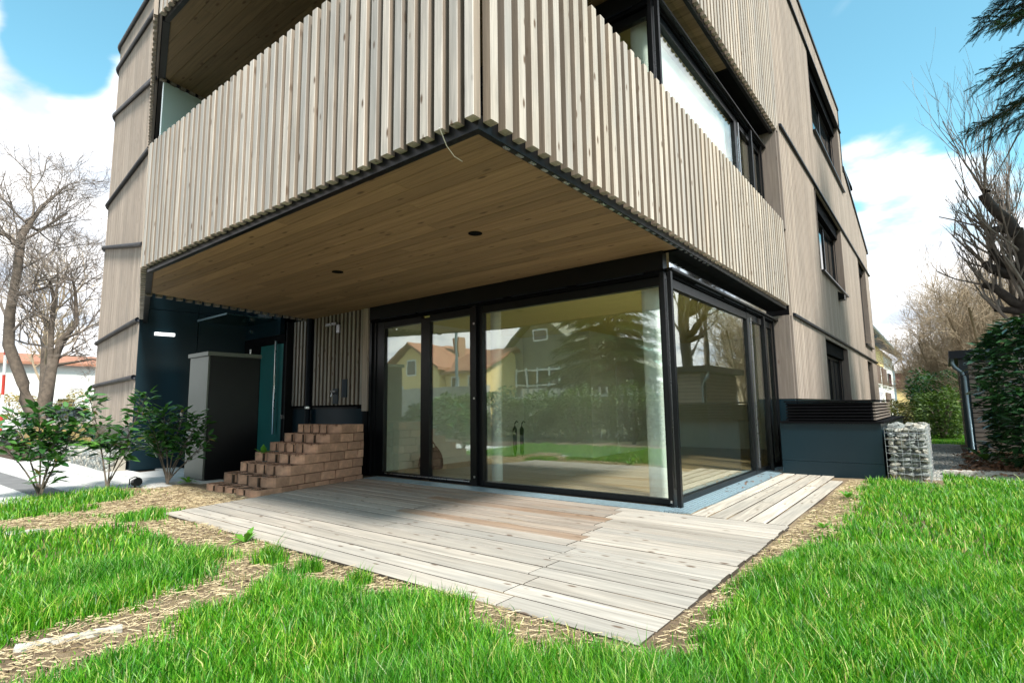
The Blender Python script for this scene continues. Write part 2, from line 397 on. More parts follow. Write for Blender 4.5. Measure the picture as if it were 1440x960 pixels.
def inst(me, name, loc, parent=None, rot=None, sc=None, color=None):
    o = bpy.data.objects.new(name, me); COL.objects.link(o); o.location = loc
    if rot is not None: o.rotation_euler = rot
    if sc is not None: o.scale = sc
    if parent is not None: o.parent = parent
    if color is not None: o.color = (*color, 1)
    return o
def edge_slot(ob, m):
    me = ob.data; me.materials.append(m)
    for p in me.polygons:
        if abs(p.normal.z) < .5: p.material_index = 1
def chamfer_bar(L, w, d, c, axis=2):
    """bar of length L along axis, centred in the other two, chamfered edges"""
    p = [(-w/2+c, -d/2), (w/2-c, -d/2), (w/2, -d/2+c), (w/2, d/2-c), (w/2-c, d/2), (-w/2+c, d/2), (-w/2, d/2-c), (-w/2, -d/2+c)]
    mb = MB(); mb.prism(p, 0, L)
    if axis == 0: mb.v = [(z, x, y) for x, y, z in mb.v]
    if axis == 1: mb.v = [(x, z, -y) for x, y, z in mb.v]
    return mb

# ================================================================== GROUND
g0 = MB(); g0.add([(-1500, -1500, -.16), (1500, -1500, -.16), (1500, 1500, -.16), (-1500, 1500, -.16)], [(0, 1, 2, 3)])
o = g0.build('ground', M['far'], kind='structure'); o['label'] = 'flat green and brown ground reaching to the horizon'
# near lawn soil as a slightly uneven sheet
def soil_h(x, y):
    return .016*np.sin(x*1.7+.6)*np.cos(y*1.9)+.009*np.sin(x*5.1+y*3.3)-.012
def sheet(name, x0, x1, y0, y1, nx, ny, m, zf, kind='structure'):
    X, Y = np.meshgrid(np.linspace(x0, x1, nx+1), np.linspace(y0, y1, ny+1)); Z = zf(X, Y)
    V = np.stack([X, Y, Z], -1).reshape(-1, 3); i = np.arange(nx*ny); r, c = i//nx, i % nx; a = r*(nx+1)+c
    return npmesh(name, V, np.stack([a, a+1, a+nx+2, a+nx+1], 1), m, None, True, kind)
o = sheet('lawn_soil', -7.5, 12, -9.5, 4.6, 160, 120, M['lawnsoil'], lambda X, Y: soil_h(X, Y)-.012)
o['label'] = 'straw littered soil of the lawn in front of the deck'

# ------------------------------------------------------------------ grass
def seg_dist(X, Y, a, b):
    ax, ay = a; bx, by = b; dx, dy = bx-ax, by-ay; t = np.clip(((X-ax)*dx+(Y-ay)*dy)/(dx*dx+dy*dy+1e-9), 0, 1)
    return np.hypot(X-(ax+t*dx), Y-(ay+t*dy))
def gp(px, py): v = at(px, py, 'z', 0); return (v.x, v.y)
# bare tracks and patches (segment ends on the ground, half width)
BARE = [(gp(-60, 945), gp(190, 880), .13), (gp(190, 880), gp(330, 815), .12), (gp(330, 815), gp(380, 780), .10), (gp(-80, 960), gp(60, 925), .12),
        (gp(300, 845), gp(350, 790), .10), (gp(-40, 742), gp(60, 735), .30), (gp(60, 738), gp(220, 728), .25), (gp(150, 712), gp(330, 700), .40),
        (gp(240, 700), gp(330, 690), .45), (gp(225, 735), gp(330, 765), .14), (gp(330, 765), gp(560, 812), .10), (gp(440, 800), gp(560, 815), .14), (gp(560, 812), gp(720, 862), .03),
        (gp(690, 868), gp(800, 895), .05), (gp(820, 885), gp(900, 905), .03), (gp(1185, 672), gp(1130, 745), .13), (gp(1130, 745), gp(1040, 790), .07),
        (gp(1180, 690), gp(1160, 720), .10), (gp(1040, 790), gp(960, 870), .02), (gp(955, 870), gp(930, 900), .03)]
TUFT = [(gp(200, 726), .34), (gp(110, 716), .25), (gp(430, 800), .14), (gp(508, 815), .12), (gp(1140, 745), .10), (gp(1150, 728), .10), (gp(20, 718), .3), (gp(385, 785), .12)]
def vnoise(x, y, s, seed=0):
    r = np.random.default_rng(seed); T = r.random((64, 64)); x = x*s; y = y*s
    xi = np.floor(x).astype(int); yi = np.floor(y).astype(int); fx = x-xi; fy = y-yi; fx = fx*fx*(3-2*fx); fy = fy*fy*(3-2*fy)
    g = lambda a, b: T[a % 64, b % 64]
    return (g(xi, yi)*(1-fx)+g(xi+1, yi)*fx)*(1-fy)+(g(xi, yi+1)*(1-fx)+g(xi+1, yi+1)*fx)*fy
DECKL = lambda y: -4.62-.2*(y+3.65)
def grass_density(X, Y):
    D = np.ones_like(X); nz = vnoise(X+50, Y+50, 5., 3)-.5; nz2 = vnoise(X+50, Y+50, 16., 4)-.5
    for a, b, w in BARE:
        d = seg_dist(X, Y, a, b)+nz*.16+nz2*.09
        D = np.minimum(D, np.clip((d-w*.98)/.24, .0, 1)**1.4)
    for c, r in TUFT:
        d = np.hypot(X-c[0], Y-c[1])+nz*.12
        D = np.maximum(D, np.clip((r-d)/.08, 0, 1))
    deck = (Y > -3.655) & (X < 1.29) & (X > DECKL(Y)-.03) & (Y < 4.6)
    D = np.maximum(D, .035*(vnoise(X+9, Y+4, 9., 6) > .45)); D[deck] = 0
    D[(X < DECKL(Y)) & (Y > -2.9) & (X > -7.6)] = 0
    D[(X < DECKL(Y)+.2) & (Y > -3.35) & (X > -7.6)] *= .12
    D[X < -7.45] = 0
    D[(Y > 4.9-.25*(X-2))] = 0
    D[(Y > 3.7) & (X < 2.4)] = 0
    D[(X > 1.2) & (X < 1.45) & (Y > -.5)] *= .35
    return D
def make_grass(n, rmin, rmax, hmin, hmax, wid):
    ang = rng.uniform(-R(62), R(62), n*2)+math.atan2(f_.y, f_.x); rr = np.sqrt(rng.uniform(rmin**2, rmax**2, n*2))
    X = CAM.x+rr*np.cos(ang); Y = CAM.y+rr*np.sin(ang)
    keep = rng.random(len(X)) < grass_density(X, Y); X = X[keep][:n]; Y = Y[keep][:n]; k = len(X)
    clump = vnoise(X+20, Y+20, 3.2, 9)
    H = rng.uniform(hmin, hmax, k)*(.40+.60*clump+.5*vnoise(X+7, Y+3, 1.1, 12))*np.where(rng.random(k) < .04, 1.35, 1)
    dens = grass_density(X, Y); H *= (.45+.55*dens)
    az = rng.uniform(0, 2*np.pi, k)+2.5*vnoise(X, Y, 1.5, 5); lean = rng.uniform(.1, .95, k)*H*.85
    w = rng.uniform(.7, 1.3, k)*wid
    tw = az+rng.uniform(-.9, .9, k)+np.pi/2
    sx, sy = np.cos(tw)*w, np.sin(tw)*w; lx, ly = np.cos(az)*lean, np.sin(az)*lean; z0 = soil_h(X, Y)-.015
    V = np.empty((k, 5, 3))
    V[:, 0] = np.stack([X-sx, Y-sy, z0], 1); V[:, 1] = np.stack([X+sx, Y+sy, z0], 1)
    mx_, my_, mz = X+lx*.34, Y+ly*.34, z0+H*.62
    V[:, 2] = np.stack([mx_+sx*.8, my_+sy*.8, mz], 1); V[:, 3] = np.stack([mx_-sx*.8, my_-sy*.8, mz], 1)
    V[:, 4] = np.stack([X+lx, Y+ly, z0+H*.98], 1)
    F = np.array([[0, 1, 2], [0, 2, 3], [3, 2, 4]])[None]+(np.arange(k)*5)[:, None, None]
    return V.reshape(-1, 3), F.reshape(-1, 3)
parts_ = [make_grass(105000, .5, 2.6, .055, .16, .0022), make_grass(150000, 2.6, 5.2, .05, .14, .0030), make_grass(105000, 5.2, 11.5, .045, .12, .005)]
VV = []; FF = []; off = 0
for v, f in parts_: VV.append(v); FF.append(f+off); off += len(v)
o = npmesh('lawn_grass', np.concatenate(VV), np.concatenate(FF), M['grass'])
tag(o, 'bright green uneven lawn grass around the wooden deck', 'grass')
# straw litter on the bare patches
n = 170000; X = rng.uniform(-7.4, 2.6, n); Y = rng.uniform(-5.9, 4, n); D = grass_density(X, Y)
ok = (D < .6) & ~((Y > -3.62) & (X < 1.28) & (X > DECKL(Y)+.02) ) & (X > -7.4) & (Y < 3.6) & ~((X < -4.9) & (Y > -2.5))
X, Y = X[ok], Y[ok]; k = len(X); st = np.array([(-.5, -.5, 0), (.5, -.5, .0), (.5, .5, .1), (-.5, .5, .1)])
o = scatter('straw_litter', st, [(0, 1, 2), (0, 2, 3)], np.stack([X, Y, soil_h(X, Y)+rng.uniform(-.006, .012, k)], 1),
            rotmats(rng.uniform(0, 6.3, k), rng.uniform(-.25, .25, k), rng.uniform(-.5, .5, k)),
            np.stack([rng.uniform(.015, .08, k), rng.uniform(.001, .0026, k), np.full(k, .03)], 1), M['twigs_st'])
tag(o, 'dry straw stalks lying on the bare soil patches', 'straw')
k = 16000; X = rng.uniform(-7.4, 2.6, k); Y = rng.uniform(-5.9, 4, k); D = grass_density(X, Y)
ok = (D < .5) & ~((Y > -3.66) & (X < 1.28) & (X > DECKL(Y)+.0)) & (Y < 3.6) & ~((X < -4.9) & (Y > -2.5)); X, Y = X[ok], Y[ok]; k = len(X)
cr0 = np.array([(0, 0, .7), (.7, 0, -.2), (-.35, .6, -.2), (-.35, -.6, -.2)])
o = scatter('soil_clods', cr0, [(0, 1, 2), (0, 2, 3), (0, 3, 1), (1, 3, 2)], np.stack([X, Y, soil_h(X, Y)-.006], 1), rotmats(rng.uniform(0, 6, k), rng.uniform(0, 1, k), rng.uniform(0, 1, k)),
            rng.uniform(.004, .017, k)**1.0, M['mulch'])
tag(o, 'small dark soil clods on the bare lawn patches', 'soil')
# flat pale stone track piece, lower left
a = at(20, 912, 'z', 0); b_ = at(172, 882, 'z', 0); dv = (b_-a); nv = Vector((-dv.y, dv.x, 0)).normalized()
mb = MB(); N = 12; pl = []
for i in range(N+1): pl.append(a+dv*(i/N)-nv*(.035+.012*math.sin(i*1.7)))
for i in range(N, -1, -1): pl.append(a+dv*(i/N)+nv*(.028+.012*math.sin(i*2.3+1)))
mb.prism([(p.x, p.y) for p in pl], -.03, .012)
tag(mb.build('edging_stone', M['stonel']), 'narrow pale flat stone lying in the straw track at lower left', 'stone')
mb = MB(); a = at(-40, 757, 'z', 0); b_ = at(25, 752, 'z', 0)
mb.prism([(a.x, a.y), (b_.x, b_.y), (b_.x-.1, b_.y+.22), (a.x-.1, a.y+.2)], -.03, .012)
tag(mb.build('edging_stone', M['stonel']), 'short pale stone at the left edge between the grass patches', 'stone')

# ================================================================== DECK
deck = thing('wooden_deck', 'weathered bleached timber deck in front of the corner glazing', 'deck')
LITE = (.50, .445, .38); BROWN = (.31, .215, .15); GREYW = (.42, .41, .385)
pitch = .203; me_cache = {}
def seam(y): return .24-.25*(y+3.4)+.0
row = 0; y = -3.63
while y+pitch < -.36:
    xl = DECKL(y+.1); s0 = seam(y)+(-.02 if row % 2 else .04); xr = 1.24+.02*random.random()
    segs = [(xl, s0-.004), (s0+.004, xr)]
    if row in (3, 8, 12): m0 = -2.9+.5*random.random(); segs = [(xl, m0-.003), (m0+.003, s0-.004), (s0+.004, xr)]
    if row in (5, 9): m0 = -1.9-.6*random.random(); segs = [(xl, m0-.003), (m0+.003, s0-.004), (s0+.004, xr)]
    for j, (xa, xb) in enumerate(segs):
        mb = chamfer_bar(xb-xa, pitch-.021, .03, .006, 0)
        ob = mb.build('plank', M['plank'], deck, (xa, y+pitch/2, -.014+random.uniform(-.0015, .0015)))
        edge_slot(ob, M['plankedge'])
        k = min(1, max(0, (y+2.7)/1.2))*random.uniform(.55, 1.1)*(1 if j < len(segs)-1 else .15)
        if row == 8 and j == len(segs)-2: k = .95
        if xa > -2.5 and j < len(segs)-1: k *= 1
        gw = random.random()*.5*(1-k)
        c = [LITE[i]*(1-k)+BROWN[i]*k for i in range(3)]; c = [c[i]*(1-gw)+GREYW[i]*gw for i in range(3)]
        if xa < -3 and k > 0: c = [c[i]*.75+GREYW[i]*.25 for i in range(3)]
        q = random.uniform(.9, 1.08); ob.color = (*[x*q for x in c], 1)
    row += 1; y += pitch
ytop = y
for i in range(5):
    x0 = .29+.19*i; ye = [4.25, 4.2, 4.15, 4.1, 3.35][i]; m0 = random.uniform(.8, 2.6)
    for (ya, yb) in ((ytop+.004, m0-.003), (m0+.003, ye)):
        mb = chamfer_bar(yb-ya, .169, .03, .006, 1)
        ob = mb.build('plank', M['planky'], deck, (x0+.095, ya, -.014+random.uniform(-.001, .001)))
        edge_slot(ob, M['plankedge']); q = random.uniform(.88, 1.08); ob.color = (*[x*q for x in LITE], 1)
mb = MB(); mb.prism([(-4.55, -3.58), (1.15, -3.58), (1.15, 3.2), (.2, 4.1), (-.05, 4.1), (-.05, -.1), (-5.2, -.1)], -.15, -.04); mb.build('joist_bed', M['blackm'], deck)
# drainage grate between deck and glazing
mb = MB()
for i in range(5): mb.box(-5.3, -.36+.06*i, -.02, -.02, -.36+.06*i+.045, .004)
for i in range(6): mb.box(-.015+.05*i, -.30 if i else -.30, -.02, -.015+.05*i+.038, 4.9, .004)
dg = mb.build('drain_grate', M['grate'], None); tag(dg, 'blue grey metal drainage grate along the foot of the glazing', 'drain grate')
mb = MB(); mb.box(-5.3, -.37, -.06, .3, -.05, -.025); mb.box(-.03, -.3, -.062, .29, 4.9, -.027); mb.build('channel_bed', M['blackm'], dg)
# dead leaves on the grate
lf = np.array([(0, 0, 0), (.5, -.3, .1), (1, 0, .05), (.5, .3, .12)]); k = 34
o = scatter('dead_leaf_litter', lf, [(0, 1, 2), (0, 2, 3)], np.stack([rng.uniform(.06, .3, k), rng.uniform(1., 4.5, k), np.full(k, .008)], 1),
            rotmats(rng.uniform(0, 6, k), rng.uniform(-.3, .3, k), rng.uniform(-.3, .3, k)), rng.uniform(.03, .07, k), M['deadleaf'])
tag(o, 'small dead brown leaves scattered on the drain grate', 'dead leaves')

# ================================================================== BUILDING
B = thing('apartment_building', 'modern timber clad apartment building with cantilevered slatted balconies and black framed corner glazing', 'building')
A2 = (-10.4, -2.23)                                  # wing corner
uW = Vector((-.992, .129)).normalized(); LW = 5.3
Bp = (A2[0]+uW.x*LW, A2[1]+uW.y*LW)
FX = .313; FY = -3.713; ZS = 3.0; ZU = 6.6
slat_me = {}
def slat_mesh(L, w, d, key):
    if key not in slat_me:
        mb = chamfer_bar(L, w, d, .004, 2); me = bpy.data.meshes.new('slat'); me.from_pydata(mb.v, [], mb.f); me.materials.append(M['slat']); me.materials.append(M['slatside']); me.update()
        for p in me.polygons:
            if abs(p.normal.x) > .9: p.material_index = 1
        slat_me[key] = me
    return slat_me[key]
def slatcol(warm):
    q = random.uniform(.86, 1.08); h = random.uniform(-.012, .012); c = (.545+h, .475, .40-h) if warm else (.60+h, .545, .49-h)
    return tuple(x*q for x in c)
# front slats of the balcony
i = 0; x = .265-.0425
while x > -5.62:
    me = slat_mesh(1.70, .080, .074, 'f%d' % (i % 1)); dz = random.uniform(-.006, .006)
    inst(me, 'slat', (x, FY+.035, 3.045+dz), B, (0, 0, random.uniform(-.01, .01)), None, slatcol(False)); x -= .1448; i += 1
# right slats of the balcony
y = -3.60+.0425
while y < 5.42:
    inst(slat_mesh(1.70, .080, .074, 'f0'), 'slat', (FX-.035, y, 3.045+random.uniform(-.005, .005)), B, (0, 0, math.pi/2), None, slatcol(True)); y += .1575
# middle segment slats (parapet), between the front and the wing
mid0 = Vector((-5.66, FY)); mid1 = Vector(A2); um = (mid1-mid0).normalized(); Lm = (mid1-mid0).length
k = 0; s_ = .06
while s_ < Lm-.05:
    p = mid0+um*s_; an = math.atan2(um.y, um.x)
    nn = Vector((um.y, -um.x)) if (um.y*1 > 0) else Vector((um.y, -um.x)); nn = Vector((-um.y, um.x)); q = p-nn*.04
    inst(slat_mesh(1.70, .080, .074, 'f0'), 'slat', (q.x, q.y, 3.045), B, (0, 0, an), None, slatcol(False)); s_ += .1448
# upper storey slats: front (few in view) and right
def upslat(x, y, rz, warm, L=3.6):
    inst(slat_mesh(L, .085, .07, 'u%.1f' % L), 'slat', (x, y, ZU+.05+random.uniform(-.004, .004)), B, (0, 0, rz), None, slatcol(warm))
x = .2225
while x > -5.62: upslat(x, FY+.035, 0, False); x -= .1448
y = -3.5575
while y < 5.5: upslat(FX-.035, y, math.pi/2, True, 4.3); y += .1575
# fine battens elsewhere on one facade run: joined, too narrow to pick apart
def battens(name, P, u, L, z0, ztop, pitch, w, d, openings=(), m=None, back=True, zbot=None, kind='stuff', wave=0):
    mb = MB(); n = int(L/pitch); u = Vector(u).normalized(); nr = Vector((u.y, -u.x))
    if nr.x*1+nr.y*-.3 < 0: nr = -nr
    fz = ztop if callable(ztop) else (lambda s: ztop)
    for i in range(n):
        s0 = i*pitch+random.uniform(-.003, .003); sc = s0+w/2
        cuts = [(z0, fz(sc))]
        for (a, b, c, e) in openings:
            if a-w < sc < b:
                new = []
                for lo, hi in cuts:
                    if e <= lo or c >= hi: new.append((lo, hi)); continue
                    if c > lo: new.append((lo, c))
                    if e < hi: new.append((e, hi))
                cuts = new
        a_ = Vector(P)+u*s0; dd = d+random.uniform(-.004, .004)
        for lo, hi in cuts:
            if hi-lo < .02: continue
            p = [a_, a_+u*w, a_+u*w-nr*dd, a_-nr*dd]
            area = (p[1]-p[0]).x*(p[2]-p[1]).y-(p[1]-p[0]).y*(p[2]-p[1]).x
            if area < 0: p = p[::-1]
            mb.prism([(q.x, q.y) for q in p], lo, hi)
    return mb.build(name, m or M['clad'], B, kind=kind)
def backwall(name, P, u, L, z0, z1, openings, thick, m, inset=.05):
    """wall of boxes around rectangular openings (s0,s1,z0,z1)"""
    mb = MB(); u = Vector(u).normalized(); nr = Vector((u.y, -u.x))
    if nr.x*1+nr.y*-.3 < 0: nr = -nr
    xs = sorted({0, L, *[o_[0] for o_ in openings], *[o_[1] for o_ in openings]}); xs = [x for x in xs if 0 <= x <= L]
    for a, b in zip(xs, xs[1:]):
        cuts = [(z0, z1)]
        for (s0, s1, c, e) in openings:
            if s0 < (a+b)/2 < s1:
                new = []
                for lo, hi in cuts:
                    if e <= lo or c >= hi: new.append((lo, hi)); continue
                    if c > lo: new.append((lo, c))
                    if e < hi: new.append((e, hi))
                cuts = new
        for lo, hi in cuts:
            A_ = Vector(P)+u*a-nr*inset; C_ = Vector(P)+u*b-nr*inset; D_ = C_-nr*thick; E_ = A_-nr*thick
            p = [A_, C_, D_, E_]; area = (p[1]-p[0]).x*(p[2]-p[1]).y-(p[1]-p[0]).y*(p[2]-p[1]).x
            if area < 0: p = p[::-1]
            mb.prism([(q.x, q.y) for q in p], lo, hi)
    return mb.build(name, m, B)
YE = 22.8; YT = 16.2
def rtop(s):
    y = 5.5+s
    return 11.86 if y < YT else 9.6-(y-YT)*(1.75/6.8)
OPR = [(9.3-5.5, 13.3-5.5, .3, 2.78), (18.9-5.5, 20.7-5.5, .3, 2.78), (9.6-5.5, 14.1-5.5, 4.58, 6.78), (18.7-5.5, 21.2-5.5, 3.43, 6.78), (10.1-5.5, 15.7-5.5, 8.6, 11.0)]
battens('cladding', (FX, 5.5), (0, 1), YE-5.5, 1.25, rtop, .1575, .112, .045, OPR)
backwall('wall', (FX, 5.5), (0, 1), YT-5.5, .0, 11.78, OPR, .26, M['blackm'])
mb = MB()                                              # sloping end part of the wall, with its openings
for (ya, yb, za, zb) in ((YT, 18.7, 0, 1), (18.7, 21.2, 6.78, 1), (18.7, 21.2, 2.78, 3.43), (21.2, YE, 0, 1), (18.7, 18.9, 0, 2.78), (20.7, 21.2, 0, 2.78), (18.9, 20.7, 0, .3)):
    zt = lambda y: (9.52-(y-YT)*(1.75/6.8)) if zb == 1 else zb
    mb.prism([(0, ya), (FX-.05, ya), (FX-.05, yb), (0, yb)], za, [zt(ya), zt(ya), zt(yb), zt(yb)])
mb.build('wall', M['blackm'], B)
# upper front/right backing and roofs
mb = MB()
mb.box(FX-.13, -3.5, 6.75, FX-.075, 5.5, 11.78)
mb.box(-5.6, FY+.075, 6.75, FX-.13, FY+.13, 10.9)
mb.build('wall', M['blackm'], B)
battens('cladding', (FX, -3.64), (0, 1), 9.1, 10.96, 11.86, .1575, .085, .05)
mb = MB(); mb.prism([(0, YE), (-9, YE), (-9, 5.45), (-12, 1), (-10, -2), (-5.6, -3.6), (0, -3.6)][::-1], 10.95, 11.1); mb.build('roof', M['blackm'], B)
mb = MB(); mb.box(-9, YE-.05, 0, .26, YE+.1, 7.7); mb.build('end_wall', M['jamb'], B)
# parapet caps
mb = MB(); mb.box(.22, -3.7, 11.862, FX+.04, YT+.06, 11.95); mb.box(-6, YT, 9.5, FX+.02, YT+.06, 11.86)
mb.prism([(.2, YT+.06), (FX+.05, YT+.06), (FX+.05, YE+.1), (.2, YE+.1)], [9.6, 9.6, 7.86, 7.86], [9.72, 9.72, 7.98, 7.98])
mb.split('parapet_cap', M['black'], B)
# string courses on the right facade
for (ya, yb, z) in ((5.55, YE+.06, 2.90), (5.55, YE+.06, 6.84), (-3.7, YT+.04, 11.0)):
    mb = MB(); mb.prism([(FX-.06, ya), (FX+.055, ya), (FX+.055, yb), (FX-.06, yb)], z-.03, [z+.05, z+.015, z+.015, z+.05]); mb.build('string_course', M['navyrail'], B)
mb = MB(); mb.box(FX-.055, 5.5, 0, FX-.02, YE, 1.24); mb.build('plinth_panel', M['navy'], B)
# facade windows
def facade_window(y0, y1, z0, z1, blind=False, sill=True, head=.32):
    w = MB(); t = .07; x0, x1 = 0.0, .07
    w.box(x0, y0, z0, x1, y0+t, z1-head); w.box(x0, y1-t, z0, x1, y1, z1-head); w.box(x0, y0+t, z0, x1, y1-t, z0+t); w.box(x0, y0+t, z1-head-t, x1, y1-t, z1-head)
    ym = y0+(y1-y0)*.58; w.box(x0+.003, ym-.05, z0+t, x1-.003, ym+.05, z1-head-t)
    win = w.build('window', M['black'], B)
    MB().box(.025, y0+t, z0+t, .035, ym-.05, z1-head-t).build('pane', M['wing'], win); MB().box(.025, ym+.05, z0+t, .035, y1-t, z1-head-t).build('pane', M['wing'], win)
    MB().box(.02, y0+.01, z1-head, .20, y1-.01, z1-.004).build('blind_box', M['blackm'], win)
    MB().box(.075, y1-.03, z0, FX-.003, y1-.005, z1-.004).build('jamb_board', M['jamb'], win)
    MB().box(.075, y0+.005, z0, FX-.003, y0+.03, z1-.004).build('jamb_board', M['jamb'], win)
    if sill: MB().box(.07, y0-.06, z0-.05, FX+.08, y1+.06, z0-.005).build('sill', M['black'], win)
    for yy in (y0+.16, y1-.2): w2 = MB().box(.12, yy, z0, .14, yy+.03, z1-head).build('guide_rail', M['navyrail'], win)
    return win
facade_window(9.3, 13.3, .3, 2.78); facade_window(18.9, 20.7, .3, 2.78); facade_window(9.6, 14.1, 4.58, 6.78); facade_window(18.7, 21.2, 3.43, 6.78, head=.25)
facade_window(10.1, 15.7, 8.6, 11.0)
mb = MB(); mb.prism([(FX-.02, 12.25), (FX+.16, 12.2), (FX+.16, 12.5), (FX-.02, 12.55)], 4.18, [4.45, 4.32, 4.32, 4.45]); mb.build('vent_cowl', M['black'], B)

# ---- wing
def wtop(z0, z1): return lambda s: z0+(z1-z0)*s/LW
battens('cladding', A2, uW, LW, .86, wtop(10.8, 11.9), .1448, .098, .045)
arc = []
for i in range(0, 13):
    a = i/12*R(110); c0 = Vector(Bp)+Vector((.129, .992))*.75
    d0 = Vector((-.129, -.992))
    arc.append(c0+Vector((d0.x*math.cos(a)+d0.y*math.sin(a)*1, d0.y*math.cos(a)-d0.x*math.sin(a)))*.75)
mb = MB()
for p, q in zip(arc, arc[1:]):
    L_ = (q-p).length
    for j in range(2):
        u2 = (q-p).normalized(); s = p+u2*(j*L_/2); nr = Vector((u2.y, -u2.x)); nr = nr if (s-c0).dot(nr) > 0 else -nr
        P4 = [s, s+u2*.055, s+u2*.055-nr*.04, s-nr*.04]; ar = (P4[1]-P4[0]).x*(P4[2]-P4[1]).y-(P4[1]-P4[0]).y*(P4[2]-P4[1]).x
        mb.prism([(v.x, v.y) for v in (P4 if ar > 0 else P4[::-1])], .86, 11.9)
mb.build('corner_cladding', M['clad'], B, kind='stuff')
wb = [Vector(A2)+Vector((.02, .04))]+[p-(p-c0).normalized()*.06 for p in arc]+[Vector((-16, 6)), Vector((-10.4+.148/.989*8, -2.23+8))]
mb = MB(); mb.prism([(p.x, p.y) for p in wb][::-1], 0, 10.7); mb.build('wall', M['blackm'], B)
wb2 = [Vector(A2)+Vector((.0, .008))]+[p-(p-c0).normalized()*.03 for p in arc]+[Vector((-15.4, 1.6)), Vector((-11, 1.4))]
mb = MB(); mb.prism([(p.x, p.y) for p in wb2][::-1], -.1, .86); mb.build('plinth_panel', M['navy'], B)
def wing_string(zA, zB, r=.05):
    pts = [Vector((A2[0]+.04, A2[1]-.03, zA))]+[Vector((A2[0]+uW.x*LW*k/6-.0, A2[1]+uW.y*LW*k/6-.03, zA+(zB-zA)*k/6)) for k in range(1, 7)]
    for i, p in enumerate(arc[1:]):
        q = p+(p-c0).normalized()*.03; pts.append(Vector((q.x, q.y, zB)))
    MB().tube(pts, r, 8).build('string_course', M['navyrail'], B, smooth=True)
for a, b in ((3.04, 3.05), (1.86, 1.87), (4.64, 5.75), (6.75, 7.0), (8.36, 9.70), (10.1, 11.15), (10.8, 11.85)): wing_string(a, b)
battens('cladding', (mid0.x, mid0.y), um, Lm, ZU+.05, 10.9, .1448, .085, .05)
mb = MB(); nn = Vector((-um.y, um.x)); nn = nn if nn.y > 0 else -nn
def midbox(z0, z1, d0, d1, name, m, s0=0., s1=1.):
    p0 = mid0+um*Lm*s0; p1 = mid0+um*Lm*s1; P4 = [p0+nn*d0, p1+nn*d0, p1+nn*d1, p0+nn*d1]
    ar = (P4[1]-P4[0]).x*(P4[2]-P4[1]).y-(P4[1]-P4[0]).y*(P4[2]-P4[1]).x
    MB().prism([(v.x, v.y) for v in (P4 if ar > 0 else P4[::-1])], z0, z1).build(name, m, B)
midbox(6.75, 10.8, .055, .12, 'wall', M['blackm'])
midbox(2.985, 3.14, .072, .15, 'edge_frame', M['black'], .0, 1.); midbox(4.45, 4.52, .072, .11, 'rail', M['black'])
midbox(ZU-.015, ZU+.14, .062, .15, 'edge_frame', M['black'])
# ---- soffits (plank by plank), edge frames, slabs
def soffit(z, cols):
    y = FY+.13; k = 0
    while y < 5.2 and k < 60:
        w = .18; yb = min(y+w, -.02 if z < 5 else 5.2)
        xr = FX-.125 if yb < 0.01 or z > 5 else -.2
        # left limit follows the bent edge and then the open cut
        def xleft(q): return -5.6-(q-(FY+.13))/(-3.2-(FY+.13))*1.5 if q < -3.2 else -7.1-.165*(q+3.2)
        xl = xleft(y); xl2 = xleft(yb-.005); first_ = True
        segs = [xl]; xx = xl+random.uniform(1.2, 3.6)
        while xx < xr-1: segs.append(xx); xx += random.uniform(2.4, 4.2)
        segs.append(xr)
        for a, b in zip(segs, segs[1:]):
            mb = MB(); mb.prism([(0, 0), (b-a-.0025, 0), (b-a-.0025, yb-y-.005), ((xl2-xl) if first_ else 0, yb-y-.005)], 0, .02); first_ = False
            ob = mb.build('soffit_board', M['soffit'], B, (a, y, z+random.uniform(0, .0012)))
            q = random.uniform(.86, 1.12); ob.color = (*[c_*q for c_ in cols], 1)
        y = yb; k += 1
        if z < 5 and yb >= -.021: break
        if z > 5 and y > 2.4: break
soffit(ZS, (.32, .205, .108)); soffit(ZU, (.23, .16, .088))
def slab(z, z1, y1):
    MB().prism([(FX-.09, FY+.1), (FX-.09, y1), (-7.62, y1), (-7.1, -3.15), (-5.62, FY+.12)], z, z1).build('floor_slab', M['blackm'], B)
slab(ZS+.024, 3.2, -.0); slab(ZU+.024, 6.74, 5.4)
MB().box(-.2, .0, 2.98, FX-.10, 5.4, 3.2).build('floor_slab', M['blackm'], B)
mb = MB()
for z in (ZS, ZU):
    mb.box(-5.62, FY+.072, z-.015, FX-.072, FY+.13, z+.09); mb.box(FX-.125, FY+.13, z-.015, FX-.072, 5.4, z+.09)
mb.split('edge_frame', M['black'], B)
mb = MB()                                              # rails that carry the slats
for z in (3.3, 4.42):
    mb.box(-5.62, FY+.072, z, FX-.12, FY+.10, z+.05); mb.box(FX-.10, FY+.14, z, FX-.072, 5.4, z+.05)
mb.split('rail', M['black'], B)
for k in range(8): y0 = -3.45+k*.44; MB().box(FX-.105, y0, z, FX-.09, y0+.14, z+.004) if 0 else None
# bright clips on the right edge frame
mb = MB(); y0 = -3.35
while y0 < 1: mb.box(FX-.112, y0, ZS-.022, FX-.085, y0+.07, ZS-.0155); y0 += .1575
mb.split('clip', M['steel'], B)
# slatted cut side below soffit edge: ends of boards beside the entrance court
for z, L in ((2.96, .5), (ZU-.04, .5)):
    for k in range(20):
        yy = -3.12+k*.1575
        if yy > -.1: break
        inst(slat_mesh(.6, .085, .07, 's6'), 'slat', (-7.14-.165*(yy+3.2), yy, z), B, (0, 0, math.pi/2), None, (.25, .22, .19))
mb = MB(); mb.prism([(-7.22, -3.1), (-7.17, -3.1), (-7.66, -.1), (-7.71, -.1)][::-1], 3.2, ZU-.03); mb.build('privacy_screen', M['frost'], B)
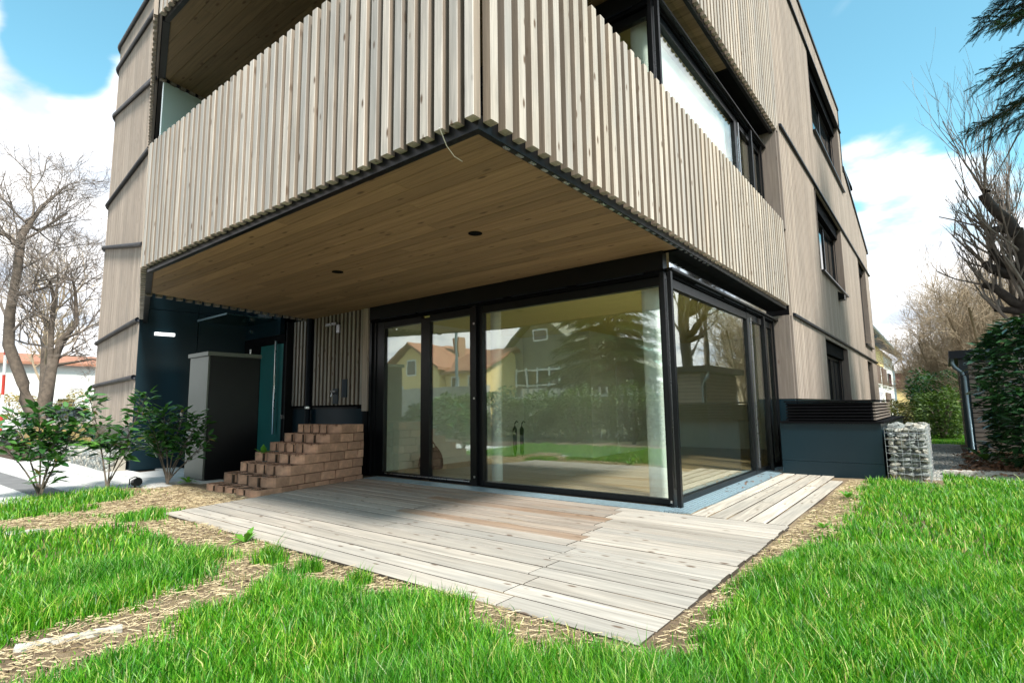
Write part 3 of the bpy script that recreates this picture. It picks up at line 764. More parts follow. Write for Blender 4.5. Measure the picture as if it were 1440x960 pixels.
# balcony post and glass bits near the corner
MB().box(.02, FY+.14, 3.2, .1, FY+.2, 4.2).build('post', M['navyrail'], B)
MB().box(-.2, FY+.16, 3.25, -.02, FY+.18, 3.75).build('bracket', M['grate'], B)
# downlights
for (x, y) in ((-3.78, -1.99), (-1.27, -2.0)):
    r_in = MB(); r_in.prism([(x+.075*math.cos(a*math.pi/12), y+.075*math.sin(a*math.pi/12)) for a in range(24)], ZS-.006, ZS-.001); r_in.build('downlight', M['blackm'], B)
# loose cable end at the corner
MB().tube([at(618, 180, 'z', 3.02), at(628, 205, 'z', 2.96), at(639, 220, 'z', 2.93), at(650, 227, 'z', 2.95)], .0035, 5).build('cable_end', M['cable'], B)

# ---- glazing of one storey
def glazing(z, h, fascia, wall_left):
    """corner glazing standing on level z with pane tops at z+h"""
    ZT = z+h; f = MB(); t0 = z+.075
    # outer frame front: left post, mullions, bottom/top rails
    f.box(-5.48, .0, z, -5.27, .09, ZT+.1); f.box(-4.31, .003, z+.01, -4.10, .087, ZT+.05); f.box(-3.19, -.004, z, -2.93, .094, ZT+.1)
    f.box(-.09, -.002, z, .0, .088, ZT+.1)
    for a, b in ((-5.27, -4.31), (-4.10, -3.19), (-2.93, -.09)):
        f.box(a, .005, z, b, .085, t0); f.box(a, .005, ZT-.02, b, .085, ZT+.09)
    win = f.build('window', M['black'], B)
    for a, b in ((-5.27, -4.31), (-4.10, -3.19), (-2.93, -.09)):
        MB().box(a, .035, t0, b, .047, ZT-.02).build('pane', M['glass'], win)
    # slim steel line at the feet of the two doors
    MB().box(-5.2, -.012, z+.045, -3.2, -.002, z+.062).build('threshold', M['steel'], win)
    gr = MB(); gr.box(-3.10, -.055, z, -3.02, -.006, ZT+.1); gr.box(-5.62, -.055, z+.0, -5.56, -.006, ZT+.1); gr.box(-.03, -.10, z-.0, .015, -.02, ZT+.12)
    gr.split('guide_rail', M['black'], win)
    mb = MB()
    for zz in (.12, 1.28, 2.42): mb.box(-3.07, -.066, z+zz, -3.045, -.054, z+zz+.03)
    mb.box(-.02, -.11, z+.05, .0, -.10, z+.08)
    mb.split('bolt', M['steel'], win)
    # side glazing x=0
    s = MB()
    for a, b in ((.02, .09), (3.45, 3.60), (4.55, 4.72), (5.10, 5.2)): s.box(-.088, a, z, -.002, b, ZT+.1)
    for a, b in ((.09, 3.45), (3.60, 4.55), (4.72, 5.10)):
        s.box(-.085, a, z, -.005, b, t0); s.box(-.085, a, ZT-.02, -.005, b, ZT+.09)
    sw = s.build('window', M['black'], B)
    for a, b in ((.09, 3.45), (3.60, 4.55), (4.72, 5.10)): MB().box(-.047, a, t0, -.035, b, ZT-.02).build('pane', M['glass_side'], sw)
    g2 = MB(); g2.box(.045, -.075, z-.0, .095, -.02, ZT+.12); g2.box(.03, 4.25, z-.02, .08, 4.31, ZT+.12); g2.box(.03, 5.05, z-.02, .06, 5.09, ZT+.12)
    g2.split('guide_rail', M['black'], sw)
    g3 = MB(); g3.box(.003, -.03, z+.2, .028, -.01, ZT+.05); g3.box(.001, 3.62, z+.1, .02, 3.66, ZT+.02); g3.split('edge_trim', M['steel'], sw)
    mb = MB()
    for yy in (.9, 2.1, 3.3, 4.4): mb.box(.02, yy, ZT+.125, .05, yy+1.05, ZT+.145)
    for xx in (-5.3, -4.3, -3.4, -2.3, -1.2): mb.box(xx, -.085, ZT+.135, xx+.95, -.06, ZT+.155)
    mb.split('shade_track', M['navyrail'], sw)
    # fascia
    MB().box(-5.62, -.06, ZT+.16, .0, .09, fascia).build('fascia', M['black'], B)
    MB().box(-.088, .02, ZT+.10, .02, 5.3, ZT+.16).build('fascia', M['blackm'], B)
    MB().box(-5.62, -.05, ZT+.1, .0, .09, ZT+.158).build('fascia', M['blackm'], B)
    MB().box(-.08, .0, ZT+.18, .055, 5.3, fascia+.04).build('metal_band', M['mirror'], B)
    MB().box(.02, -.02, ZT+.15, .10, 5.3, ZT+.178).build('drip_edge', M['black'], B)
glazing(0.0, 2.61, 3.0, True)
glazing(3.6, 2.56, 6.58, False)
# wood jambs at the end of the corner glazing
for z0, z1 in ((1.25, 2.86), (4.6, 6.75)):
    MB().box(.0, 5.30, z0, FX-.02, 5.40, z1).build('jamb_board', M['jamb'], B)
    MB().box(FX-.06, 5.41, z0, FX+.004, 5.50, z1).build('jamb_board', M['jamb'], B)
MB().box(-.1, 5.21, 0, .0, 5.5, 6.7).build('wall', M['blackm'], B)
MB().box(.001, 5.28, 0, FX-.02, 5.42, 1.245).build('plinth_panel', M['navy'], B)
MB().box(-8.5, .0, 3.2, -5.62, .12, 6.58).build('wall', M['navy'], B)
MB().box(-5.62, .0, 3.2, .0, .12, 3.6).build('wall', M['blackm'], B)
MB().box(-.1, .1, 3.2, .0, 5.2, 3.6).build('wall', M['blackm'], B)
# roller blind behind the upper side window
MB().box(-.17, .25, 3.7, -.155, 3.42, 6.1).build('roller_blind', M['curtain'], B)

# ---- slatted wall left of the doors
x = -8.42; k = 0
while x < -5.80:
    if not (-7.62 < x < -7.42):
        inst(slat_mesh(1.76, .065, .05, 'w'), 'slat', (x, -.03, 1.24), B, None, None, (.33, .29, .25) if k % 3 else (.38, .33, .28))
    x += .128; k += 1
MB().box(-8.5, .0, 1.2, -5.78, .12, 3.0).build('wall', M['blackm'], B)
MB().box(-8.5, -.02, 0, -5.78, .12, 1.17).build('plinth_panel', M['navy'], B)
MB().box(-8.5, -.045, 1.172, -5.95, .0, 1.20).build('drip_edge', M['black'], B)
MB().box(-5.80, -.07, 1.12, -5.66, .05, 3.0).build('jamb_board', M['clad'], B)
MB().box(-5.60, -.03, 1.12, -5.57, .05, 2.7).build('jamb_board', M['clad'], B)
MB().box(-5.66, -.02, 0, -5.48, .12, 3.0).build('wall', M['black'], B); MB().box(-5.80, -.05, 0, -5.66, .12, 1.118).build('plinth_panel', M['black'], B)
pp = MB().tube([(-7.52, -.10, 3.0), (-7.52, -.10, .3), (-7.52, -.10, 0)], .055, 12).build('downpipe', M['navyrail'], B, smooth=True)
MB().tube([(-7.52, -.10, 1.18), (-7.52, -.10, 1.22)], .062, 12).build('pipe_clamp', M['steel'], pp)
mb = MB(); mb.box(-6.42, -.075, 1.38, -6.26, -.055, 1.72); mb.box(-6.70, -.075, 1.26, -6.54, -.055, 1.55); mb.split('socket_box', M['navy'], B)
mb = MB(); mb.tube([(-6.62, -.06, 1.46), (-6.62, -.15, 1.46), (-6.62, -.17, 1.40)], .014, 8); mb.tube([(-6.70, -.12, 1.50), (-6.54, -.12, 1.50)], .012, 8); mb.build('water_tap', M['steel'], B)
mb = MB(); mb.box(-6.95, -.12, 2.78, -6.60, -.06, 2.83); mb.box(-6.60, -.10, 2.62, -6.50, -.06, 2.78); mb.split('wall_sensor', M['steel'], B)

# ---- entrance court
uL = Vector((.148, .989)).normalized()
def lwall(s0, s1, z0, z1, name, m, d0=0, d1=.06):
    a = Vector(A2)+uL*s0; b = Vector(A2)+uL*s1; n_ = Vector((uL.y, -uL.x))
    P4 = [a+n_*d0, b+n_*d0, b+n_*d1, a+n_*d1]; ar = (P4[1]-P4[0]).x*(P4[2]-P4[1]).y-(P4[1]-P4[0]).y*(P4[2]-P4[1]).x
    return MB().prism([(v.x, v.y) for v in (P4 if ar > 0 else P4[::-1])], z0, z1).build(name, m, B)
lwall(0.01, 1.08, 0, 3.28, 'wall_panel', M['navy']); lwall(1.09, 2.08, 0, 3.28, 'wall_panel', M['navy'])
lwall(0.01, 1.08, 3.29, 6.7, 'wall_panel', M['navy']); lwall(1.09, 2.08, 3.29, 6.7, 'wall_panel', M['navy'])
lwall(.28, .64, 2.74, 2.80, 'wall_light', M['lamp'], .061, .12)
dw = -.2
mb = MB(); mb.box(-10.15, dw, 2.76, -8.5, dw+.1, 6.7); mb.box(-10.15, dw, 0, -10.12, dw+.1, 2.76); mb.build('wall_panel', M['navy'], B)
door = MB().box(-9.32, dw+.02, .02, -8.36, dw+.07, 2.56).build('door', M['teal'], B)
mb = MB(); mb.box(-10.12, dw-.0, 0, -9.36, dw+.09, 2.755); mb.box(-9.36, dw, 2.58, -8.30, dw+.09, 2.755); mb.box(-8.34, dw, 0, -8.25, dw+.09, 2.58); mb.build('frame', M['blackm'], door)
MB().tube([(-8.56, dw-.05, .66), (-8.56, dw-.05, 2.62)], .022, 10).build('handle', M['steel'], door, smooth=True)
MB().tube([(-9.67, dw-.04, 2.28), (-9.67, dw-.04, 2.52)], .02, 8).build('handle', M['steel'], door)
MB().box(-8.30, dw-.03, .98, -8.27, dw-.0, 1.06).build('lock', M['steel'], door)
MB().box(-8.25, -.2, 0, -8.16 if 0 else -8.2, .0, 3.0).build('wall_panel', M['black'], B)
cp = MB().box(-9.98, -1.26, 3.075, -8.62, -.2, 3.10).build('glass_canopy', M['canopyg'], B)
MB().box(-9.98, -1.275, 3.07, -8.62, -1.262, 3.105).build('canopy_edge', M['grate'], cp)
mb = MB(); mb.box(-8.9, -.5, 3.11, -8.84, -.22, 3.2); mb.box(-9.6, -.5, 3.11, -9.54, -.22, 3.2); mb.split('bracket', M['steel'], cp)
MB().box(-9.8, dw-.035, 2.9, -9.73, dw, 2.97).build('camera_dome', M['steel'], B)
MB().box(-10.4, .4, 3.0, -7.6, .5, 6.7).build('wall', M['navy'], B)

# ---- interior of the ground floor and the floor above
for z, zt, tagz in ((.02, 2.92, 0), (3.62, 6.5, 1)):
    MB().box(-5.55, .10, z-.05, -.10, 8.5, z+.02).build('interior_floor', M['floor'], B)
    MB().box(-5.55, .10, zt-.08, -.10, 8.5, zt-.02).build('ceiling', M['ceil'], B)
    for q in ((-5.6, .12, -5.5, 4.5), (-5.5, 4.42, -3.7, 4.5), (-3.7, 4.421, -3.62, 8.5), (-3.62, 8.4, -.2, 8.5), (-.2, 5.25, -.1, 8.4)):
        w_ = MB().box(q[0], q[1], z, q[2], q[3], zt-.08).build('interior_wall', M['wallin'], B)
    MB().box(-5.5, 4.40, z+.02, -3.63, 4.418, z+.09).build('skirting', M['white'], B)
    for (px_, py_, rc_) in ((-3.0, .40, .085), (-.31, .27, .12)):
        c_ = MB(); c_.prism([(px_+rc_*math.cos(a*math.pi/10), py_+rc_*math.sin(a*math.pi/10)) for a in range(20)], z+.02, zt-.08); c_.build('column', M['white'], B, smooth=False)
    MB().box(-3.619, 5.6, z+.02, -3.60, 6.5, z+2.1).build('interior_door', M['white'], B); MB().box(-2.4, 8.36, z+.02, -1.5, 8.399, z+2.1).build('interior_door', M['white'], B)
mb = MB(); mb.box(-9, 5.5, 3.2, -.2, YE, 3.3); mb.box(-9, 5.5, 6.6, -.2, YE, 6.7); mb.box(-9, 5.5, 0, -8.9, YE, 9); mb.box(-8.5, .5, -.1, -5.62, 5, 3); mb.build('core_walls', M['blackm'], B)

# ================================================================== THINGS BY THE DOOR
mc = thing('mailbox_cabinet', 'tall dark steel mailbox cabinet with pale front edge beside the entrance door', 'cabinet', (-7.7, -1.65, 0))
c = MB(); c.box(-.36, -.42, 0, .38, .44, 2.1); c.build('body', M['black'], mc)
MB().box(-.37, -.45, .02, .36, -.422, 2.095).build('front_panel', M['mailmet'], mc)
MB().box(-.40, -.48, 2.102, .41, .46, 2.17).build('top_cap', M['mailmet'], mc)
# stepped planter wall of blocks
pw = thing('stepped_planter_wall', 'stepped retaining wall of reddish brown hollow concrete planter blocks beside the deck', 'retaining wall')
YB = -.37
def ublock(w, d, h, r=.075, wall=.028):
    """hollow block: outer outline with rounded front corners, open top"""
    out = [(w*q/12, r*(1-max(0, math.sin(math.pi*q/12))**.55)) for q in range(13)]
    out += [(w, d), (0, d)]; cx, cy = w/2, d/2
    inn = [(cx+(x-cx)*(1-2*wall/w), cy+(y-cy)*(1-2*wall/d)) for x, y in out]; n = len(out); mb = MB()
    vs = [(x, y, 0) for x, y in out]+[(x, y, h) for x, y in out]+[(x, y, h) for x, y in inn]+[(x, y, h-.05) for x, y in inn]
    fs = [(i, (i+1) % n, n+(i+1) % n, n+i) for i in range(n)]+[(n+i, n+(i+1) % n, 2*n+(i+1) % n, 2*n+i) for i in range(n)]+[(2*n+i, 2*n+(i+1) % n, 3*n+(i+1) % n, 3*n+i) for i in range(n)]
    return mb.add(vs, fs)
def side_x(y): return -5.0-.19*(y+2.2)
for rI in range(7):
    yk = -2.43+.244*rI; z0 = .005+.141*(rI-1)+.06-.06; z1h = .136
    z0 = -.075+.141*rI+(.0); xr = side_x(yk)-.30; xl = -6.48; nb = 4 if rI % 2 == 0 else 3
    wB = (xr-xl)/nb
    for j in range(nb):
        u = ublock(wB-.022, .27, z1h, r=.11)
        o = u.build('block', M['brick_b'], pw, (xl+j*wB+.006, yk+random.uniform(-.014, .014), z0)); o.rotation_euler[2] = random.uniform(-.035, .035)
        MB().box(.03, .04, .0, wB-.045, .25, z1h-.014+random.uniform(-.008, .006)).build('soil_fill', M['soil'], o)
    # corner block and the side run
    L0 = .30 if rI % 2 else .42
    ys = yk; first = True
    while ys < YB-.04:
        L = min(L0 if first else .30, YB-ys); xs0 = side_x(ys)
        if first:
            o = ublock(.30, L-.008, z1h, r=.06, wall=.045).build('block', M['brick_b'], pw, (xs0-.30, ys, z0)); MB().box(.04, .04, 0, .26, L-.05, z1h-.03).build('soil_fill', M['soil'], o)
        else:
            mb = MB(); mb.box(0, 0, 0, .2, L-.014, z1h-.006); o = mb.build('block', M['brick_b'], pw, (xs0-.2+random.uniform(-.012, .008), ys, z0))
        o.rotation_euler[2] = math.atan(.19)
        ys += L; first = False
for rI in range(7):
    yk = -2.43+.244*rI; z0 = -.075+.141*rI
    MB().box(-6.46, yk+.2, z0-.02, -5.62, YB, z0+.105).build('soil_fill', M['soil'], pw)
# soil crumbs and small twigs on the steps
k = 3600; rI = rng.integers(0, 7, k); yk = -2.43+.244*rI; X = rng.uniform(-6.4, -5.1, k); Y = yk+rng.uniform(.02, .24, k); Z = -.075+.141*rI+.118+rng.uniform(0, .02, k)
X = np.minimum(X, -5.05-.19*(Y+2.2))
cr = np.array([(0, 0, .6), (.6, 0, -.2), (-.3, .5, -.2), (-.3, -.5, -.2)])
o = scatter('soil_crumbs', cr, [(0, 1, 2), (0, 2, 3), (0, 3, 1), (1, 3, 2)], np.stack([X, Y, Z], 1), rotmats(rng.uniform(0, 6, k), rng.uniform(0, 1, k), rng.uniform(0, 1, k)),
            np.stack([rng.uniform(.008, .035, k), rng.uniform(.005, .012, k), rng.uniform(.005, .012, k)], 1), M['deadleaf'], pw)
# garden spotlight
sp = thing('garden_spotlight', 'small black garden spotlight standing at the lawn edge between the shrubs', 'spotlight', (-7.33, -3.07, 0))
mb = MB(); mb.tube([(0, 0, -.05), (0, 0, .05)], .012, 8); mb.build('spike', M['black'], sp)
mb = MB(); mb.tube([(-.06, 0, .08), (.06, .02, .10)], [.05, .065], 12); mb.build('lamp_head', M['black'], sp, smooth=False)
mb = MB(); mb.tube([(-.02, -.07, .05), (-.02, -.07, .14), (-.02, 0, .17), (-.02, .07, .14), (-.02, .07, .05)], .008, 6); mb.build('bracket', M['black'], sp)

# ================================================================== RIGHT SIDE
lw_ = thing('light_well_box', 'dark teal clad parapet box with black louvred top beside the right facade', 'parapet box', (0, 0, 0))
MB().prism([(.30, 3.92), (1.72, 3.92), (1.78, 8.4), (.32, 8.4)], .222, .83).build('panel', M['navy'], lw_); MB().prism([(.30, 3.92), (1.72, 3.92), (1.78, 8.4), (.32, 8.4)], -.1, .217).build('panel', M['navy'], lw_)
MB().prism([(.30, 3.88), (1.76, 3.88), (1.82, 8.5), (.32, 8.5)], .832, .862).build('cap', M['blackm'], lw_)
mb = MB(); mb.box(.42, 3.98, .864, 1.60, 7.0, 1.15); mb.build('louvre_core', M['blackm'], lw_)
for k in range(6):
    z = .885+.05*k
    MB().prism([(.40, 3.93), (1.63, 3.93), (1.63, 3.975), (.40, 3.975)], z, [z+.012, z+.012, z+.03, z+.03]).build('louvre', M['blackm'], lw_)
    MB().prism([(1.605, 3.98), (1.66, 3.98), (1.66, 7.0), (1.605, 7.0)], z, z+.025).build('louvre', M['jamb'], lw_)
MB().prism([(.38, 3.92), (1.67, 3.92), (1.67, 7.02), (.38, 7.02)], 1.175, 1.2).build('cap', M['blackm'], lw_)
# gabion
gb = thing('gabion', 'wire gabion cage filled with grey broken stones beside the teal parapet', 'gabion')
gx0, gx1, gy0, gy1, gz = 1.76, 2.26, 3.86, 6.0, .76
def stone_mesh(seed):
    r = random.Random(seed); mb = MB(); n = 7; top = []; 
    ring1 = [(math.cos(i*6.283/n)*(.5+r.uniform(-.2, .12)), math.sin(i*6.283/n)*(.5+r.uniform(-.2, .12)), r.uniform(-.25, .2)) for i in range(n)]
    ringt = [(x*.7+r.uniform(-.12, .12), y*.7+r.uniform(-.12, .12), .36+r.uniform(-.2, .14)) for x, y, z in ring1]
    ringb = [(x*.6, y*.6, -.36+r.uniform(-.06, .06)) for x, y, z in ring1]
    vs = ringb+ring1+ringt; fs = [tuple(range(n-1, -1, -1)), tuple(range(2*n, 3*n))]
    for k in range(2): fs += [(k*n+i, k*n+(i+1) % n, (k+1)*n+(i+1) % n, (k+1)*n+i) for i in range(n)]
    me = bpy.data.meshes.new('stone'); me.from_pydata(vs, [], fs); me.materials.append(M['stone']); return me
SM = [stone_mesh(i) for i in range(8)]
def place_stones(parent, boxes, nm='stone'):
    pass
cnt = 0
zz = .05
while zz < gz:
    hh = random.uniform(.05, .085); xx = gx0+.02
    while xx < gx1-.03:
        w = random.uniform(.085, .16); o = inst(SM[cnt % 8], 'stone', (min(xx+w/2, gx1-.05), gy0+.06, zz+hh/2), gb, (random.uniform(-.5, .5), random.uniform(-.45, .45), random.uniform(-.8, .8)), (w*1.05, .15, hh*random.uniform(.85, 1.3))); xx += w*.93; cnt += 1
    yy = gy0+.1
    while yy < gy1:
        w = random.uniform(.12, .22); o = inst(SM[cnt % 8], 'stone', (gx1-.05, yy+w/2, zz+hh/2), gb, (random.uniform(-.2, .2), random.uniform(-.2, .2), 1.57+random.uniform(-.4, .4)), (w*1.05, .13, hh*1.3)); yy += w*.95; cnt += 1
    zz += hh*.95
for i in range(48):
    o = inst(SM[i % 8], 'stone', (random.uniform(gx0+.04, gx1-.05), gy0+.06+random.random()**1.5*1.8, gz+random.uniform(-.02, .03)), gb, (random.uniform(-.4, .4), random.uniform(-.4, .4), random.uniform(0, 6)), (random.uniform(.1, .19), random.uniform(.09, .15), random.uniform(.06, .1)))
MB().box(gx0+.05, gy0+.1, -.05, gx1-.1, gy1-.05, gz-.03).build('core', M['stone'], gb)
mb = MB()
x = gx0
while x <= gx1+.001: mb.tube([(x, gy0-.02, -.02), (x, gy0-.02, gz+.02)], .003, 4, False); x += .1
z = 0
while z <= gz+.03: mb.tube([(gx0, gy0-.023, z), (gx1+.01, gy0-.023, z)], .003, 4, False); mb.tube([(gx1+.015, gy0-.02, z), (gx1+.015, gy1, z)], .003, 4, False); z += .1
y = gy0
while y <= gy1: mb.tube([(gx1+.012, y, -.02), (gx1+.012, y, gz+.02)], .003, 4, False); y += .1
mb.build('wire_cage', M['wire'], gb)
# gravel path, mulch, slab
o = sheet('gravel_path', 1.7, 3.6, 4.2, 13.5, 30, 90, M['gravelg'], lambda X, Y: -.02+.01*np.sin(X*7)*np.cos(Y*5)); o['label'] = 'grey gravel path between gabion and shed'
o = sheet('mulch_bed', 2.75, 7.5, 4.9, 13, 40, 60, M['mulch'], lambda X, Y: .0+.03*np.sin(X*3+1)*np.cos(Y*2.3)); o['label'] = 'brown leaf mulch bed under the laurel hedge'
k = 9000; X = rng.uniform(1.9, 3.5, k); Y = 4.3+rng.random(k)**1.6*8; pv = [(.5, 0, 0), (-.3, .45, 0), (-.3, -.45, 0), (0, 0, .45)]
o = scatter('gravel', pv, [(0, 1, 3), (1, 2, 3), (2, 0, 3)], np.stack([X, Y, np.full(k, -.012)], 1), rotmats(rng.uniform(0, 6, k), rng.uniform(-.4, .4, k), rng.uniform(-.4, .4, k)), rng.uniform(.015, .045, k), M['stone'])
tag(o, 'loose grey gravel stones on the path behind the gabion', 'gravel')
k = 2600; X = rng.uniform(2.5, 4.6, k); Y = 5.1+rng.random(k)*5.5; ok = X > 2.55+.12*np.sin(Y*2)+.05*(Y-5); X, Y = X[ok], Y[ok]; k = len(X)
o = scatter('leaf_litter', lf, [(0, 1, 2), (0, 2, 3)], np.stack([X, Y, rng.uniform(.01, .06, k)], 1), rotmats(rng.uniform(0, 6, k), rng.uniform(-.6, .6, k), rng.uniform(-.6, .6, k)), rng.uniform(.05, .1, k), M['deadleaf'])
tag(o, 'brown dead leaves heaped beside the shed and hedge', 'dead leaves')
mb = MB(); mb.prism([(2.40, 5.12), (3.05, 5.18), (3.55, 5.32), (3.6, 5.5), (3.0, 5.46), (2.42, 5.28)], -.03, .055)
tag(mb.build('stone_slab', M['stonel']), 'long pale stone slab between lawn and mulch bed at right', 'stone')
o = sheet('far_lawn', .5, 3.2, 13.4, 19.5, 10, 10, M['far'], lambda X, Y: -.03+0*X); o['label'] = 'small green lawn behind the gravel path'
k = 14000; X = rng.uniform(1.0, 3.1, k); Y = rng.uniform(13.3, 18.5, k)
bl = [(-.5, 0, 0), (.5, 0, 0), (0, .3, 1)]
o = scatter('far_grass', bl, [(0, 1, 2)], np.stack([X, Y, np.full(k, -.03)], 1), rotmats(rng.uniform(0, 6, k), rng.uniform(-.3, .3, k), rng.uniform(-.4, .4, k)), np.stack([np.full(k, .012), np.full(k, .06), rng.uniform(.05, .09, k)], 1), M['grass'])
tag(o, 'small patch of short green grass behind the gravel path', 'grass')
# shed
sh = thing('garden_shed', 'small flat roofed garden shed with grey horizontal boards and zinc downpipe', 'shed', (2.86, 9.9, 0))
MB().box(.05, .05, -.1, 3.4, 3.2, 2.12).build('core', M['blackm'], sh)
for k in range(19):
    z = .04+k*.108
    MB().box(.14, -.0, z, 3.4, .045, z+.088).build('board', M['shedw'], sh); MB().box(.0, .10, z, .045, 3.2, z+.088).build('board', M['shedw'], sh)
MB().box(-.02, -.02, 0, .135, .05, 2.12).build('corner_board', M['navy'], sh)
MB().box(-.18, -.20, 2.125, 3.6, 3.4, 2.30).build('roof', M['navyrail'], sh)
MB().tube([(-.13, -.14, 2.13), (-.13, -.14, 2.02), (-.10, -.14, 1.93), (.02, -.10, 1.80), (.06, -.09, 1.68), (.06, -.09, .1), (.02, -.12, .02)], .040, 10).build('downpipe', M['zinc'], sh, smooth=True)
# neighbour house
nh = thing('neighbour_house', 'white and yellow house with dark eaves and grey gutters beyond the right facade', 'house')
MB().box(-9, 32, 0, -1.35, 62, 5.6).build('wall', M['housew'], nh); MB().box(-1.348, 32.3, 4.1, -1.28, 50, 5.5).build('upper_wall', M['yellow'], nh)
mb = MB(); mb.prism([(-.55, 31), (-.55, 63), (-5, 63), (-5, 31)], [5.55, 5.55, 8.6, 8.6], [5.8, 5.8, 8.9, 8.9]); mb.build('roof', M['navyrail'], nh)
MB().tube([(-.45, 31, 5.6), (-.45, 63, 5.6)], .12, 8).build('gutter', M['zinc'], nh)
for y in (36, 60): MB().tube([(-.45, y, 5.5), (-.9, y, 5.1), (-1.2, y, 4.8), (-1.2, y, 0)], .09, 8).build('downpipe', M['zinc'], nh)
for y0, y1, z0, z1, m in ((41, 46, 2.6, 4.0, 'brownw'), (48, 52, 2.6, 4.0, 'brownw'), (54, 57, 2.6, 3.8, 'wing'), (42, 46, .4, 2.0, 'wing'), (50, 55, .4, 2.0, 'brownw')):
    w = MB().box(-1.34, y0, z0, -1.24, y1, z1).build('window', M[m], nh); MB().box(-1.3, y0-.1, z0-.1, -1.2, y1+.1, z0-.02).build('sill', M['housew'], w)
mr = thing('maroon_roofed_garage', 'low building with maroon cladding above a yellowish wall in the distance', 'garage')
a = at(1254, 545, 'y', 70); b_ = at(1290, 545, 'y', 70); zt = at(1270, 524, 'y', 70).z; zb = at(1270, 546, 'y', 70).z
MB().box(a.x-3, 70, zb, b_.x, 76, zt).build('roof', M['maroon'], mr); MB().box(a.x-3, 70.2, 0, b_.x-.3, 75.8, zb-.01).build('wall', M['yellow'], mr); MB().box(a.x-3, 69.8, zt, b_.x+.2, 76.2, zt+.25).build('roof_edge', M['conc'], mr)

# ================================================================== VEGETATION
LEAF = np.array([(0, 0, 0), (.30, .17, .03), (.68, .15, .01), (1, 0, -.06), (.68, -.15, .01), (.30, -.17, .03), (.5, 0, -.03)])
LEAFF = [(0, 6, 1), (1, 6, 2), (2, 6, 3), (3, 6, 4), (4, 6, 5), (5, 6, 0)]
leaf_me = {}
def leafmesh(mk):
    if mk not in leaf_me:
        me = bpy.data.meshes.new('leaf'); me.from_pydata([tuple(v) for v in LEAF], [], LEAFF); me.materials.append(M[mk]); me.shade_smooth(); leaf_me[mk] = me
    return leaf_me[mk]
def laurel(name, label, base, stems, nleaf, size, grp=None, seed=1):
    """stems: list of (tip offset, bend, leaf start fraction)"""
    r = random.Random(seed); t = thing(name, label, 'shrub', base, 0, grp)
    for (dx, dy, h, st) in stems:
        pts = []; 
        for i in range(9):
            s = i/8; pts.append(Vector((dx*(s**1.25)*1.0+.02*math.sin(s*7+dx*9), dy*(s**1.25), h*s)))
        MB().tube(pts, [.014*(1-.75*i/8) for i in range(9)], 6).build('stem', M['bark'], t, smooth=True)
        tw = MB(); n = int(nleaf*h*1.55)
        for j in range(n):
            s = st+(1-st)*(j/n)**.9; k = min(7, int(s*8)); fr = s*8-k; p = pts[k].lerp(pts[k+1], fr)
            az = j*2.4+r.uniform(-.5, .5); side = r.uniform(.03, .20)*(1.15-s*.75); q = p+Vector((math.cos(az)*side, math.sin(az)*side, r.uniform(.0, .09)))
            if side > .06: tw.tube([p-Vector((0, 0, .03)), q], [.004, .0025], 4, False)
            for m_ in range(3 if side > .05 else 2):
                a2 = az+r.uniform(-1.2, 1.2)
                o = inst(leafmesh('leafy' if r.random() < .035 else 'leaf'), 'leaf', q, t, (r.uniform(-.6, .6), r.uniform(-.75, .35), a2), [size*1.12*r.uniform(.7, 1.3)]*3)
        if tw.v: tw.build('twigs', M['bark'], t)
    return t
laurel('laurel_shrub', 'left laurel shrub with dense dark glossy leaves on four bare stems', (-7.36, -4.19, 0),
       [(-.35, -.30, 1.15, .42), (-.2, -.05, 1.25, .40), (.05, .18, 1.2, .42), (.12, .4, 1.05, .45), (.30, .10, .55, .3), (-.1, -.55, .95, .55), (-.3, .25, .9, .5)], 24, .15, 'laurel shrubs on the lawn edge', 3)
laurel('laurel_shrub', 'middle laurel shrub with three thin open stems between its taller neighbours', (-7.35, -3.42, 0),
       [(-.35, -.22, 1.42, .34), (.0, .02, .8, .6), (.45, .30, 1.42, .42), (.35, .2, .75, .5)], 22, .14, 'laurel shrubs on the lawn edge', 5)
laurel('laurel_shrub', 'right laurel shrub, bushy crown before the pale mailbox cabinet', (-7.45, -2.58, 0),
       [(-.25, -.28, 1.12, .42), (-.05, -.10, 1.22, .40), (.15, .12, 1.18, .42), (.38, .30, 1.08, .45), (.5, .42, .7, .45), (-.45, -.1, .7, .5), (.1, -.3, .9, .5), (.1, .45, .95, .55)], 22, .14, 'laurel shrubs on the lawn edge', 8)
# big laurel hedge at the right edge
lh = thing('laurel_hedge', 'large glossy laurel hedge at the right edge in front of the shed', 'hedge', (4.3, 6.7, 0))
n = 6500; th = rng.uniform(0, 2*np.pi, n); zz = rng.random(n)**.8*2.5; rad = (1.0-.35*(zz/2.5)**3)*(.55+.45*rng.random(n)**.4)
lump = 1+.16*np.sin(th*3+zz*2.5)+.10*np.sin(th*7-zz*4)
X = rad*lump*1.25*np.cos(th); Y = rad*lump*1.75*np.sin(th)
order = np.argsort(-((X*-.35+Y*-.94)+rng.random(n)*.1)); X, Y, zz, th = X[order], Y[order], zz[order], th[order]
yw = np.arctan2(Y, X)+rng.uniform(-.9, .9, n); pt = rng.uniform(-.5, .6, n); rl = rng.uniform(-.6, .6, n)
for i in range(280): inst(leafmesh('leafd'), 'leaf', (X[i], Y[i], zz[i]+.05), lh, (rl[i], pt[i], yw[i]), [random.uniform(.17, .27)]*3)
scatter('foliage', LEAF, LEAFF, np.stack([X, Y, zz+.05], 1)[280:], rotmats(yw, pt, rl)[280:], rng.uniform(.15, .25, n)[280:], M['leafd'], lh, smooth=True)
mb = MB()
